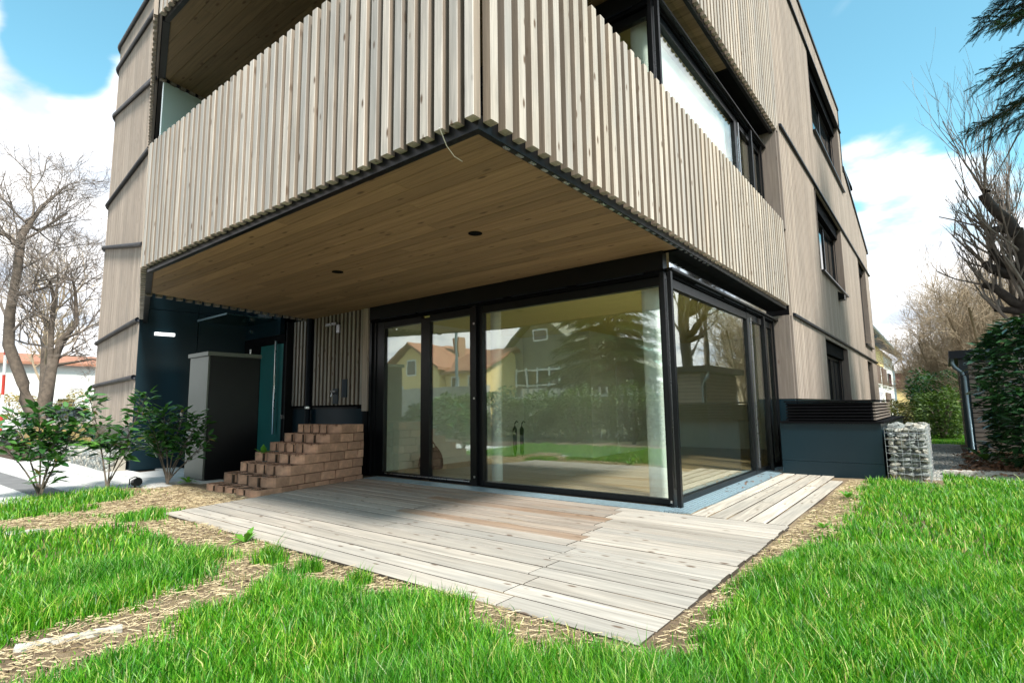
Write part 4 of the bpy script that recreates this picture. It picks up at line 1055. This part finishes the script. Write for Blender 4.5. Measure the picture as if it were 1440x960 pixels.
for k in range(12):
    a = k*.53; mb.tube([(.1*math.cos(a), .1*math.sin(a), -.05), (.5*math.cos(a), .7*math.sin(a), 1.0), (.8*math.cos(a), 1.1*math.sin(a), 2.0)], [.03, .02, .008], 5, False)
mb.build('branches', M['bark'], lh)
def clump_bush(name, label, cat, c, rad, h, n, leafs, m, seed, leaf=LEAF, leaff=LEAFF, trunk=True, shape=.5, group=None):
    r = np.random.default_rng(seed); t = thing(name, label, cat, c, 0, group)
    u = r.normal(size=(n, 3)); u /= np.linalg.norm(u, axis=1)[:, None]
    rr = (.55+.45*r.random(n)**.45)
    lump = 1+.18*np.sin(u[:, 0]*5+seed)+.15*np.sin(u[:, 1]*6+u[:, 2]*4)
    P = u*rr[:, None]*lump[:, None]*np.array([rad[0], rad[1], h*.5])+np.array([0, 0, h*.5])
    P[:, 2] = np.maximum(P[:, 2], .03)
    scatter('foliage', leaf, leaff, P, rotmats(np.arctan2(u[:, 1], u[:, 0])+r.uniform(-1, 1, n), r.uniform(-.8, .6, n), r.uniform(-.8, .8, n)), r.uniform(.7, 1.3, n)*leafs, m, t)
    if trunk:
        mb = MB()
        for k in range(7):
            a = k*.9; mb.tube([(0, 0, -.1), (rad[0]*.3*math.cos(a), rad[1]*.3*math.sin(a), h*.4), (rad[0]*.6*math.cos(a), rad[1]*.6*math.sin(a), h*.75)], [.05, .03, .01], 5, False)
        mb.build('branches', M['bark'], t)
    return t
SIMP = np.array([(0, 0, 0), (.5, .28, .05), (1, 0, 0), (.5, -.28, .05)]); SIMPF = [(0, 1, 2), (0, 2, 3)]
clump_bush('round_shrub', 'dark green rounded evergreen shrub behind the gabion', 'shrub', (2.35, 21.5, 0), (.95, 1.3), 2.45, 4600, .13, M['leaf'], 11, SIMP, SIMPF)
clump_bush('bright_shrub', 'bright green leafy shrub left of the shed', 'shrub', (2.4, 16.2, 0), (.6, 1.2), 1.55, 3600, .11, M['hedge'], 12, SIMP, SIMPF)
clump_bush('hedge_row', 'low mixed green and brown hedge behind the light well box', 'hedge', (1.0, 18.9, 0), (1.4, .8), 1.12, 4200, .10, M['hedgeb'], 13, SIMP, SIMPF)
clump_bush('hedge_row', 'light green hedge reaching behind the round shrub', 'hedge', (3.0, 27, 0), (1.7, 1.5), 2.7, 4500, .18, M['hedge'], 14, SIMP, SIMPF)
clump_bush('hedge_row', 'far green hedge in front of the neighbour house', 'hedge', (.5, 29, 0), (1.3, 1.2), 1.2, 2500, .14, M['hedgeb'], 15, SIMP, SIMPF)

# bare trees -------------------------------------------------
def bare_tree(name, label, base, skeleton, levels, seed, twigmat='twig', spread=.6, ratio=.72, twigr=.012, up=.15, kids=(3, 5), group=None, start_r=.1, wig=.1, budget=16000, tr_=.3, tm='bark'):
    """skeleton: list of limbs, each list of (x,y,z,r) points relative to base"""
    r = random.Random(seed); t = thing(name, label, 'tree', base, 0, group)
    trunk = MB(); tw = MB(); cnt = [0]
    def grow(p, d, L, rad, lev):
        if cnt[0] > budget: return
        n = 4; pts = [p]; dd = d.copy()
        for i in range(n):
            dd = (dd+Vector((r.uniform(-1, 1), r.uniform(-1, 1), r.uniform(-.7, 1)))*wig*1.6+Vector((0, 0, up*.12))).normalized(); pts.append(pts[-1]+dd*(L/n))
        rads = [max(twigr*.35, rad*(1-.55*i/n)) for i in range(n+1)]
        tw.tube(pts, rads, 3 if lev < levels-1 else 5, False); cnt[0] += n
        if lev == 0: return
        for k in range(r.randint(*kids)):
            s = r.uniform(.25, 1); i = min(n-1, int(s*n)); q = pts[i].lerp(pts[i+1], s*n-i)
            ax = Vector((r.uniform(-1, 1), r.uniform(-1, 1), r.uniform(-1, 1))).normalized(); nd = (dd+ax*spread*r.uniform(.7, 1.4)+Vector((0, 0, up))).normalized()
            grow(q, nd, L*ratio*r.uniform(.7, 1.15), max(twigr*.5, rad*.55), lev-1)
    for limb in skeleton:
        P = [Vector(q[:3]) for q in limb['p']]; rs = [q[3] for q in limb['p']]
        trunk.tube(P, rs, 10)
        nk = limb.get('kids', 6); L = limb.get('L', 1.5); s0 = limb.get('s0', .4)
        for k in range(nk):
            s = s0+(1-s0)*(k+.5)/nk; s = min(.999, s+r.uniform(-.04, .04)); f = s*(len(P)-1); i = int(f); q = P[i].lerp(P[min(i+1, len(P)-1)], f-i)
            d = (P[min(i+1, len(P)-1)]-P[i]).normalized(); ax = Vector((r.uniform(-1, 1), r.uniform(-1, 1), r.uniform(-.4, 1))).normalized()
            grow(q, (d*limb.get('fw', .7)+ax*limb.get('sp', .9)+Vector((0, 0, up))).normalized(), L*r.uniform(.7, 1.2), rs[i]*limb.get('tr', tr_), levels)
    tr = trunk.build('trunk', M[tm], t, smooth=True); tw.build('crown', M[twigmat], t)
    return t
def limb_px(pts, plane, v, base, jit=0):
    out = []
    for (px_, py_, r0) in pts:
        q = at(px_, py_, plane, v)-Vector(base); out.append((q.x+random.uniform(-jit, jit), q.y+random.uniform(-jit, jit), q.z, r0))
    return out
# left tree: two trunks from one base
XL = -23.; base = at(72, 610, 'x', XL); base = Vector((XL, base.y, -.1))
sk = [dict(p=[(0, 0, 0, .25)]+limb_px([(36, 560, .20), (33, 540, .18), (12, 485, .17), (14, 440, .15), (24, 385, .13), (30, 330, .14), (60, 290, .07), (92, 262, .03)], 'x', XL, base), kids=14, L=1.7, s0=.42),
      dict(p=[(0, .3, .1, .22)]+limb_px([(55, 595, .22), (63, 570, .22), (72, 520, .17), (88, 478, .14), (108, 455, .08), (106, 410, .05), (100, 385, .03)], 'x', XL, base), kids=12, L=1.5, s0=.45),
      dict(p=limb_px([(70, 520, .10), (72, 470, .09), (76, 420, .07), (70, 395, .04)], 'x', XL, base), kids=7, L=1.6, s0=.3),
      dict(p=limb_px([(80, 513, .06), (130, 505, .03), (150, 508, .015)], 'x', XL, base), kids=3, L=.8, s0=.5),
      dict(p=limb_px([(26, 345, .10), (8, 330, .07), (-30, 320, .04)], 'x', XL, base), kids=8, L=1.7, s0=.2),
      dict(p=limb_px([(36, 315, .09), (55, 325, .06), (95, 300, .03)], 'x', XL, base), kids=8, L=1.5, s0=.2)]
bare_tree('bare_tree', 'bare forked tree with thick dark twisting trunks at the left edge', base, sk, 3, 21, 'twig', .9, .68, .012, -.02, (4, 5), wig=.16, budget=30000)
XB = -33.; base = at(55, 600, 'x', XB); base = Vector((XB, base.y, -.1)); by = base.y
sk = [dict(p=[(0, 0, 0, .3), (0, .1, 2.4, .24), (-.2, 0, 5, .18), (.1, .2, 6.5, .1), (0, .2, 8.5, .04)], kids=22, L=2.4, s0=.2, sp=1.1)]
bare_tree('bare_tree', 'paler bare tree with fine branches behind the forked tree', base, sk, 3, 22, 'twigb', .8, .66, .018, .2, (3, 4))
base = Vector((-30, -4.4, -.1)); sk = [dict(p=[(0, 0, 0, .3), (0, .1, 2.4, .24), (-.2, 0, 5, .18), (.1, .2, 6.5, .1), (0, .2, 8, .04)], kids=20, L=2.4, s0=.2, sp=1.1)]
bare_tree('bare_tree', 'bare tree with hazy yellowish twigs cut by the left picture edge', base, sk, 3, 27, 'twigb', .8, .66, .018, .2, (3, 4))
# right pruned tree
YP = 12.5; bx = at(1446, 560, 'y', YP); base = Vector((bx.x+.1, YP, -.1))
def lp(pts): return limb_px(pts, 'y', YP, base)
sk = [dict(p=[(0, 0, 0, .30)]+lp([(1450, 520, .21), (1447, 430, .19), (1441, 370, .16), (1430, 322, .13)]), kids=10, L=1.6, s0=.35),
      dict(p=lp([(1430, 330, .14), (1418, 310, .13), (1400, 297, .12), (1390, 285, .12), (1383, 275, .115), (1386, 268, .12)]), kids=9, L=1.9, s0=.75, fw=.3, sp=.45, tr=.16),
      dict(p=lp([(1430, 325, .12), (1410, 322, .10), (1385, 324, .07)]), kids=4, L=1.3, s0=.4),
      dict(p=lp([(1440, 385, .16), (1425, 378, .13), (1405, 365, .11), (1392, 352, .07)]), kids=5, L=1.2, s0=.4),
      dict(p=lp([(1440, 388, .15), (1415, 385, .13), (1395, 378, .12), (1383, 370, .08)]), kids=5, L=1.2, s0=.5),
      dict(p=lp([(1445, 430, .16), (1425, 425, .12), (1400, 405, .10), (1382, 400, .08)]), kids=5, L=1.1, s0=.5),
      dict(p=lp([(1445, 440, .10), (1420, 436, .09), (1398, 435, .06)]), kids=4, L=1.0, s0=.5)]
bare_tree('pruned_tree', 'old pruned tree with thick dark stubby limbs at the right edge', base, sk, 3, 31, 'twig', .5, .72, .007, .4, (2, 3), wig=.09, tm='barkd')
sk = [dict(p=[(0, 0, 0, .12), (.05, 0, 2.5, .10), (.0, .1, 5, .08), (.1, 0, 6.4, .04)], kids=10, L=1.4, s0=.4, fw=1.0, sp=.6, tr=.25)]
bare_tree('bare_tree', 'slender bare tree with upright branches behind the pruned tree', Vector((4.3, 14.5, -.1)), sk, 3, 33, 'twig', .45, .75, .011, .55, (3, 4), wig=.06)
# beige bushy bare trees behind
for i, (px_, yy, hh, lab) in enumerate(((1405, 19, 7.2, 'tall beige twiggy thicket above the shed'), (1340, 25, 6.4, 'rounded beige bare tree behind the green shrubs'), (1440, 23, 8.4, 'beige bare tree behind the pruned tree'), (1300, 36, 6.2, 'low hazy bare tree far behind the hedge'), (1375, 31, 9.0, 'tall hazy bare tree far behind the shed'))):
    b_ = at(px_, 560, 'y', yy); base = Vector((b_.x, yy, -.1)); sk = []
    for k in range(6):
        a = k*1.05+i; sp_ = hh*.16
        sk.append(dict(p=[(.1*math.cos(a), .1*math.sin(a), 0, .08), (sp_*math.cos(a)*.5, sp_*math.sin(a)*.5, hh*.3, .06), (sp_*math.cos(a), sp_*math.sin(a), hh*.62, .035)], kids=16, L=hh*.20, s0=.12, fw=.8, sp=.8))
    bare_tree('bare_tree', lab, base, sk, 3, 40+i, 'twigb', .85, .7, .0075 if yy < 30 else .012, .12, (4, 5), wig=.17, budget=42000, tm='twigb')

# conifers -----------------------------------------------------
def needle_spray():
    V = []; F = []; r = random.Random(5)
    def needle(p, d, L, w):
        d = d.normalized(); s = d.cross(Vector((0, 0, 1))).normalized()*w; o = len(V); V.extend([tuple(p-s*1.5), tuple(p+s*1.5), tuple(p+d*L)]); F.append((o, o+1, o+2))
    for i in range(15):
        s = i/15; p = Vector((s, 0, -.05*s*s)); 
        for sg in (-1, 1): needle(p, Vector((.7, sg*.8, r.uniform(-.15, .25))), .17*(1-.4*s), .016)
        needle(p, Vector((.6, r.uniform(-.3, .3), .8)), .12, .016)
    return np.array(V), F
NV, NF = needle_spray()
def conifer(name, label, base, h, rad, nb, seed, z0=.1, sc=.42, az0=None, nm='needle'):
    r = random.Random(seed); t = thing(name, label, 'tree', base)
    MB().tube([(0, 0, -.1), (0, 0, h*.5), (0, 0, h)], [.28, .17, .03], 8).build('trunk', M['bark'], t, smooth=True)
    br = MB(); P = []; Y_ = []; PT = []; SC = []
    for k in range(nb):
        s = (k+.5)/nb; z = h*(z0+(1-z0)*s); az = k*2.4+r.uniform(-.3, .3) if az0 is None else az0+r.uniform(-.7, .7)
        L = rad*(1-s)**.75*r.uniform(.8, 1.06)+.25; d = Vector((math.cos(az), math.sin(az), 0)); pts = []
        for i in range(6): u = i/5; pts.append(Vector((0, 0, z))+d*L*u+Vector((0, 0, L*(.16*u-.34*u*u))))
        br.tube(pts, [.045*(1-.85*i/5)*(.5+L/rad*.5) for i in range(6)], 4, False)
        m_ = int(L/.045)
        for j in range(m_):
            u = .12+.88*(j+.5)/m_; i = min(4, int(u*5)); p = pts[i].lerp(pts[i+1], u*5-i)
            for sg in (-1, 1):
                a = az+sg*r.uniform(.35, 1.15); LL = sc*r.uniform(.6, 1.25)*(1.15-.5*u)
                P.append(p+Vector((0, 0, r.uniform(-.03, .03)))); Y_.append(a); PT.append(r.uniform(0, .55)); SC.append(LL)
                if L > 1.2:
                    q = p+Vector((math.cos(a), math.sin(a), -.25))*LL*.7; P.append(q); Y_.append(a+r.uniform(-.6, .6)); PT.append(r.uniform(.1, .8)); SC.append(LL*.8)
    br.build('branches', M['bark'], t); n = len(P)
    scatter('foliage', NV, NF, np.array([tuple(p) for p in P]), rotmats(np.array(Y_), np.array(PT), rng.uniform(-.5, .5, n)), np.array(SC), M[nm], t)
    return t
conifer('conifer', 'dark conifer whose drooping branches reach into the upper right corner', (7.0, 8.7, 0), 16.5, 3.75, 210, 51, z0=.44, sc=.42)
conifer('conifer', 'large broad conifer standing behind the lawn opposite the terrace', (-8.6, -14.6, 0), 7.6, 3.6, 90, 52, z0=.08, sc=.6, nm='needle_l')
# weeds & tufts
def rosette(loc, n, L, label, m='weed', seed=0, up=.6):
    r = random.Random(seed); mb = MB()
    for k in range(n):
        a = k*2.4+r.uniform(-.3, .3); e = r.uniform(.2, up+.4); l = L*r.uniform(.6, 1.15); w = l*.14; d = Vector((math.cos(a)*math.cos(e), math.sin(a)*math.cos(e), math.sin(e))); s = Vector((-math.sin(a), math.cos(a), 0))
        p0 = Vector((0, 0, 0)); p1 = d*l*.55; p2 = d*l-Vector((0, 0, l*.22))
        mb.add([p0-s*w*.3, p0+s*w*.3, p1+s*w, p1-s*w, p2], [(0, 1, 2, 3), (3, 2, 4)])
    o = mb.build('weed', M[m], None, loc); return tag(o, label, 'weed')
rosette(at(362, 640, 'y', -1.72)*1.0+Vector((-.02, .1, -.02)), 16, .24, 'green leafy weed growing on the fourth step of the planter wall', seed=1, up=1.0)
rosette(Vector((*gp(345, 762), 0)), 12, .2, 'pale green leafy weed in the straw beside the deck edge', seed=2)
rosette(Vector((*gp(1192, 700), 0)), 12, .16, 'green weed on the bare strip right of the deck', seed=3)
rosette(Vector((*gp(1157, 742), 0)), 9, .14, 'small weed by the lawn edge right of the deck corner', seed=6)
rosette(Vector((*gp(264, 678), 0)), 14, .2, 'low weed at the foot of the mailbox cabinet', seed=4)
rosette(Vector((*gp(1388, 650), .03)), 14, .5, 'broad leaved young laurel shoot beside the stone slab', m='leaf', seed=5, up=.5)

# ================================================================== LEFT BACKGROUND
pv_ = thing('pavement', 'pale concrete slab pavement leading to the entrance', 'pavement'); del pv_['category']; pv_['kind'] = 'structure'
paver_me = bpy.data.meshes.new('paver'); mb = MB(); mb.prism([(.008, .008), (.892, .008), (.892, .392), (.008, .392)], 0, .05); paver_me.from_pydata(mb.v, [], mb.f); paver_me.materials.append(M['paver'])
c = 0
for j in range(20):
    for i in range(9):
        x = -7.62-.9*(i+1)+(.45 if j % 2 else 0); y = -6.6+.4*j
        if y > -2.3 and x < -10.6: continue
        if abs(y+4.2) < .1 or y > .2: continue
        inst(paver_me, 'paver', (x, y, -.05+random.uniform(-.002, .002)), pv_); c += 1
MB().box(-40, -9, -.12, -7.55, 0, -.03).build('joint_bed', M['soil'], pv_)
MB().box(-7.6, -6.5, -.1, -7.52, -2.0, .005).build('kerb', M['conc'], pv_)
MB().box(-15.5, -4.2, -.05, -7.62, -3.8, -.004).build('drain_channel', M['asphalt'], pv_)
mb = MB(); mb.box(-60, -30, -.15, -19.5, 30, -.045); o = mb.build('road', M['asphalt'], kind='structure'); o['label'] = 'grey street behind the planting strip at left'
o = MB().box(-19.4, -9, -.1, -15.8, -3, .0).build('path', M['paver'], kind='structure'); o['label'] = 'pale path beyond the slab pavement'
gl = thing('low_gabion_wall', 'low wall of small grey stones edging the planter beside the wing', 'gabion wall')
k = 5200; X = rng.uniform(-19.5, -10.5, k); t_ = rng.random(k); Y = -2.55+.06*rng.random(k)+(X+10.5)*-.06; Z = rng.uniform(.0, .30, k); top = rng.random(k) < .45; Y = np.where(top, Y+rng.random(k)*.45, Y); Z = np.where(top, .31, Z)
sv = np.array(SM[0].vertices[0].co); sv = np.array([tuple(v.co) for v in SM[0].vertices]); tri = []
for p in SM[0].polygons:
    vs = list(p.vertices)
    for q in range(1, len(vs)-1): tri.append((vs[0], vs[q], vs[q+1]))
scatter('stones', sv, tri, np.stack([X, Y, Z], 1), rotmats(rng.uniform(0, 6, k), rng.uniform(-.4, .4, k), rng.uniform(-.4, .4, k)), np.stack([rng.uniform(.06, .13, k)]*3, 1), M['stone'], gl)
mb = MB(); mb.prism([(-19.5, -1.9), (-19.5, -2.0), (-10.5, -2.5), (-10.5, -2.25)], -.1, .3); mb.build('core', M['stone'], gl)
MB().prism([(-22, 1), (-22, -1.8), (-15.8, -2.1), (-15.8, 1)], -.1, .3).build('soil_fill', M['soil'], gl)
k = 5200; X = rng.uniform(-21.5, -15.7, k); Y = rng.uniform(-2.0, .4, k)
bl3 = [(-.5, 0, 0), (.5, 0, 0), (0, .35, 1)]
o = scatter('dry_grass', bl3, [(0, 1, 2)], np.stack([X, Y, np.full(k, .28)], 1), rotmats(rng.uniform(0, 6, k), rng.uniform(-.4, .4, k), rng.uniform(-.5, .5, k)), np.stack([np.full(k, .016), np.full(k, .3), rng.uniform(.25, .75, k)], 1), M['drygrass'])
tag(o, 'dry beige ornamental grass in the planter left of the wing', 'dry grass')
k = 1800; X = rng.uniform(-16.6, -13.0, k); Y = rng.uniform(-2.25, -1.75, k)-(.04*(X+13))
o = scatter('planter_greenery', bl3, [(0, 1, 2)], np.stack([X, Y, np.full(k, .3)], 1), rotmats(rng.uniform(0, 6, k), rng.uniform(-.6, .6, k), rng.uniform(-.7, .7, k)), np.stack([np.full(k, .03), np.full(k, .1), rng.uniform(.06, .2, k)], 1), M['weed'])
tag(o, 'low green ground cover on top of the stone edged planter', 'ground cover')
# cars
def car(loc, rz, label, paint='carw', group=None):
    t = thing('parked_car', label, 'car', loc, rz, group)
    prof = [(-2.1, .35), (-2.1, .75), (-1.95, .92), (-1.2, 1.0), (-.65, 1.42), (.75, 1.46), (1.35, 1.05), (2.05, .88), (2.12, .35)]
    mb = MB(); n = len(prof)
    for sgn in (-1, 1): mb.v += [(x, sgn*(.85 if z < 1.02 else .68), z) for x, z in prof]
    mb.f += [tuple(range(n-1, -1, -1)), tuple(range(n, 2*n))]+[(i, (i+1) % n, n+(i+1) % n, n+i) for i in range(n)]
    mb.build('body', M[paint], t)
    w = MB()
    for sg in (-1, 1): w.add([(-1.05, sg*.84, 1.03), (1.18, sg*.84, 1.07), (.70, sg*.72, 1.40), (-.60, sg*.72, 1.37)], [(0, 1, 2, 3)])
    w.add([(-1.16, -.7, 1.03), (-1.16, .7, 1.03), (-.70, .62, 1.40), (-.70, -.62, 1.40)], [(0, 1, 2, 3)]); w.add([(1.33, -.7, 1.09), (1.33, .7, 1.09), (.84, .62, 1.44), (.84, -.62, 1.44)], [(0, 1, 2, 3)])
    w.build('windows', M['wing'], t)
    for x in (-1.3, 1.3):
        for sg in (-1, 1):
            q = MB().tube([(x, sg*.70, .32), (x, sg*.88, .32)], .32, 16).build('wheel', M['rubber'], t); MB().tube([(x, sg*.875, .32), (x, sg*.89, .32)], .19, 12).build('rim', M['steel'], q)
    for sg in (-1, 1): MB().box(2.06, sg*.55-.15, .68, 2.13, sg*.55+.15, .8).build('headlight', M['white'], t)
    return t
car((-26.0, -.1, -.04), R(78), 'white parked car on the street behind the forked tree')
car((-27.5, -4.8, -.04), R(84), 'white parked car partly hidden by the left laurel shrub')
# fence, hedge, houses
fe = thing('wire_fence', 'long pale wire mesh fence with thin posts across the street', 'fence', (-34, 0, 0))
mb = MB(); y = -14
while y < 14: mb.tube([(0, y, 0), (0, y, 1.7)], .012, 3, False); y += .22
for z in (.2, .6, 1.0, 1.4, 1.68): mb.tube([(0, -14, z), (0, 14, z)], .012, 3, False)
mb.build('mesh_panel', M['wire'], fe)
for i in range(12): MB().tube([(0, -14+i*2.5, -.1), (0, -14+i*2.5, 1.85)], .04, 6).build('post', M['wire'], fe)
for i in range(5):
    clump_bush('winter_hedge', ['sparse beige winter hedge left of the forked tree', 'sparse beige winter hedge behind the forked tree', 'sparse beige winter hedge in front of the orange roofed house', 'sparse winter hedge hidden behind the wing', 'winter hedge at the far left behind the cars'][i], 'hedge', (-37.5, [-3.5, .2, 3.9, 7.5, -7.4][i], 0), (1.4, 2.1), [2.6, 2.4, 2.5, 2.4, 2.7][i], 2300, .17, M['drygrass'] if i in (1, 2) else M['hedgeb'], 60+i, SIMP, SIMPF)
def house(name, label, x0, y0, x1, y1, zw, zr, wallm, roofm, ridge='x', wins=()):
    t = thing(name, label, 'house')
    MB().box(x0, y0, -.1, x1, y1, zw).build('wall', M[wallm], t); o = .5; mb = MB()
    if ridge == 'x':
        ym = (y0+y1)/2; a = [(x0-o, y0-o, zw-.15), (x0-o, ym, zr), (x0-o, y1+o, zw-.15)]; b = [(x1+o, p[1], p[2]) for p in a]
        g = MB(); g.add([(x0, y0, zw), (x0, y1, zw), (x0, ym, zr-.12), (x1, y0, zw), (x1, y1, zw), (x1, ym, zr-.12)], [(0, 1, 2), (3, 5, 4), (0, 2, 5, 3), (1, 4, 5, 2)]); g.build('gable_wall', M[wallm], t)
    else:
        xm = (x0+x1)/2; a = [(x0-o, y0-o, zw-.15), (xm, y0-o, zr), (x1+o, y0-o, zw-.15)]; b = [(p[0], y1+o, p[2]) for p in a]
        g = MB(); g.add([(x0, y0, zw), (x1, y0, zw), (xm, y0, zr-.12), (x0, y1, zw), (x1, y1, zw), (xm, y1, zr-.12)], [(0, 1, 2), (3, 5, 4), (0, 2, 5, 3), (1, 4, 5, 2)]); g.build('gable_wall', M[wallm], t)
    th = .18; vs = a+b+[(p[0], p[1], p[2]+th) for p in a+b]
    mb.add(vs, [(0, 1, 4, 3), (1, 2, 5, 4), (6, 9, 10, 7), (7, 10, 11, 8), (0, 6, 7, 1), (1, 7, 8, 2), (3, 4, 10, 9), (4, 5, 11, 10), (0, 3, 9, 6), (2, 8, 11, 5)])
    rf = mb.build('roof', M[roofm], t)
    for (X0, Y0, Z0, X1, Y1, Z1) in wins:
        d = .06 if X1-X0 > .2 and Y1-Y0 > .2 else .03
        w = MB().box(X0, Y0, Z0, X1, Y1, Z1).build('window', M['white'], t)
        if abs(X1-X0) < abs(Y1-Y0): MB().box(X0-.01, Y0+.1, Z0+.1, X1+.01, Y1-.1, Z1-.1).build('pane', M['wing'], w)
        else: MB().box(X0+.1, Y0-.01, Z0+.1, X1-.1, Y1+.01, Z1-.1).build('pane', M['wing'], w)
    if wallm == 'housew' or x0 == -30: MB().box((x0+x1)/2+1, (y0+y1)/2-.3, zr-1, (x0+x1)/2+1.6, (y0+y1)/2+.3, zr+.7).build('chimney', M['brick_b'], rf)
    return t
house('village_house', 'cream house with orange tiled roof seen beside the wing', -58, .6, -48, 17, 4.75, 5.6, 'housew', 'rooft', 'y',
      [(-48.05, 4.5, 1, -47.98, 5.7, 2.3), (-48.05, 8, 1, -47.98, 9.2, 2.3)])
# red and white mast
ma = thing('striped_mast', 'slanting red and white striped barrier mast at the left edge', 'mast')
pts = [at(15, 390, 'x', -25.5), at(-2, 640, 'x', -25.5)]; a, b_ = pts[1], pts[0]
for i in range(9): p = a.lerp(b_, i/9); q = a.lerp(b_, (i+1)/9); MB().tube([p, q], .05, 8).build('mast_segment', M['red'] if i % 2 else M['white'], ma)

# ================================================================== BEHIND THE CAMERA (seen in the glass)
house('yellow_house', 'yellow gabled house with red tiled roof across the garden, seen in the glazing', -30, -27, -24.6, -20, 3.9, 5.75, 'yellow', 'rooft', 'y', [(-27.8, -20.02, 3.5, -26.9, -19.95, 4.6), (-29.3, -20.02, 1.5, -28.2, -19.95, 2.8)])
house('yellow_house', 'lower yellow house wing with red roof, mirrored in the door panes', -24.5, -27, -21.2, -20.6, 3.6, 5.2, 'yellow', 'rooft', 'x', [(-23.9, -20.62, 2.1, -23.2, -20.56, 3.3), (-22.4, -20.62, 2.1, -21.8, -20.56, 3.3)])
gh = house('gabled_house', 'tall dark shingled gable house with white balcony, mirrored in the large pane', -23.2, -34, -14.9, -24.3, 3.9, 7.6, 'greyhouse', 'greyhouse', 'y', [(-19.6, -24.32, 5.7, -18.4, -24.25, 6.5), (-22, -24.33, 2.6, -16.2, -24.26, 3.7)])
MB().box(-20.5, -24.2, .6, -17, -24.0, 2.4).build('balcony_wall', M['housew'], gh)
for i in range(7): MB().box(-22+i*.9, -24.25, 2.5, -21.9+i*.9, -24.15, 3.8).build('post', M['white'], gh)
for i in range(9):
    clump_bush('garden_hedge', ['hedge bush opposite the terrace, %s' % s for s in ('first from the grey garden wall', 'second in the row, before the yellow house', 'third in the row, before the gabled house', 'fourth in the row, left of the big conifer', 'middle of the row, under the big conifer', 'sixth from the left wall end', 'seventh in the row', 'eighth in the row', 'last at the right end')][i], 'hedge', (-13.5+i*2.0, -10.2+.1*math.sin(i*3), 0), (1.25, .8), 1.75+.12*math.sin(i*2.1), 4200, .12, M['hedge'], 80+i, SIMP, SIMPF, group='hedge bushes opposite the terrace')
pf = thing('picket_fence', 'low white picket fence behind the hedge opposite the terrace', 'fence', (0, -11.6, 0))
for i in range(70): MB().box(-12+i*.3, 0, 0, -11.93+i*.3, .03, 1.85).build('picket', M['conc'], pf)
MB().box(-12, .035, 1.5, 9, .06, 1.58).build('rail', M['white'], pf); MB().box(-12, .035, .4, 9, .06, .48).build('rail', M['white'], pf)
gw = MB().box(-24, -11.4, -.1, -12.6, -11.1, 2.1).build('garden_wall', M['conc']); tag(gw, 'long grey garden wall left of the hedge opposite the terrace', 'wall')
MB().tube([(-19, -16, 0), (-19, -16, 6)], .07, 8).build('lamp_post', M['zinc']); tag(bpy.data.objects['lamp_post'], 'slim grey lamp post mirrored between the door panes', 'lamp post')

# ---- bag and umbrellas inside
bag = thing('bag', 'slumped black bag on the floor behind the left door pane', 'bag', (-5.12, .98, .045))
bb = MB(); nB = 14
for lv, (zz_, rr_) in enumerate(((0, .9), (.06, 1.05), (.16, 1.0), (.26, .78), (.34, .5), (.38, .18))):
    for q in range(nB):
        a = q*2*math.pi/nB; w = 1+.10*math.sin(a*3+lv)+.07*math.sin(a*5+lv*2); bb.v.append((.27*rr_*w*math.cos(a)+.05*lv*.4, .17*rr_*w*math.sin(a), zz_*(1+.12*math.sin(a*2+1))))
for lv in range(5):
    for q in range(nB): bb.f.append((lv*nB+q, lv*nB+(q+1) % nB, (lv+1)*nB+(q+1) % nB, (lv+1)*nB+q))
bb.f.append(tuple(range(5*nB, 6*nB))); bb.build('body', M['dmat'], bag, smooth=True)
MB().tube([(-.12, 0, .30), (-.08, .02, .46), (.04, .02, .50), (.13, 0, .44), (.16, 0, .30)], .012, 6).build('handle', M['dmat'], bag)
for i, (x, l) in enumerate(((-3.05, 'left closed black umbrella leaning inside the large pane'), (-2.85, 'right closed black umbrella leaning inside the large pane'))):
    mb = MB(); mb.tube([(0, 0, 0), (0, 0, .1), (0, 0, .62), (0, 0, .68), (.0, 0, .74), (.05, 0, .80), (.10, 0, .77)], [.01, .045, .05, .015, .012, .012, .012], 8); o = mb.build('umbrella', M['dmat'], None, (x-2.25, 3.8, .04)); tag(o, l, 'umbrella')
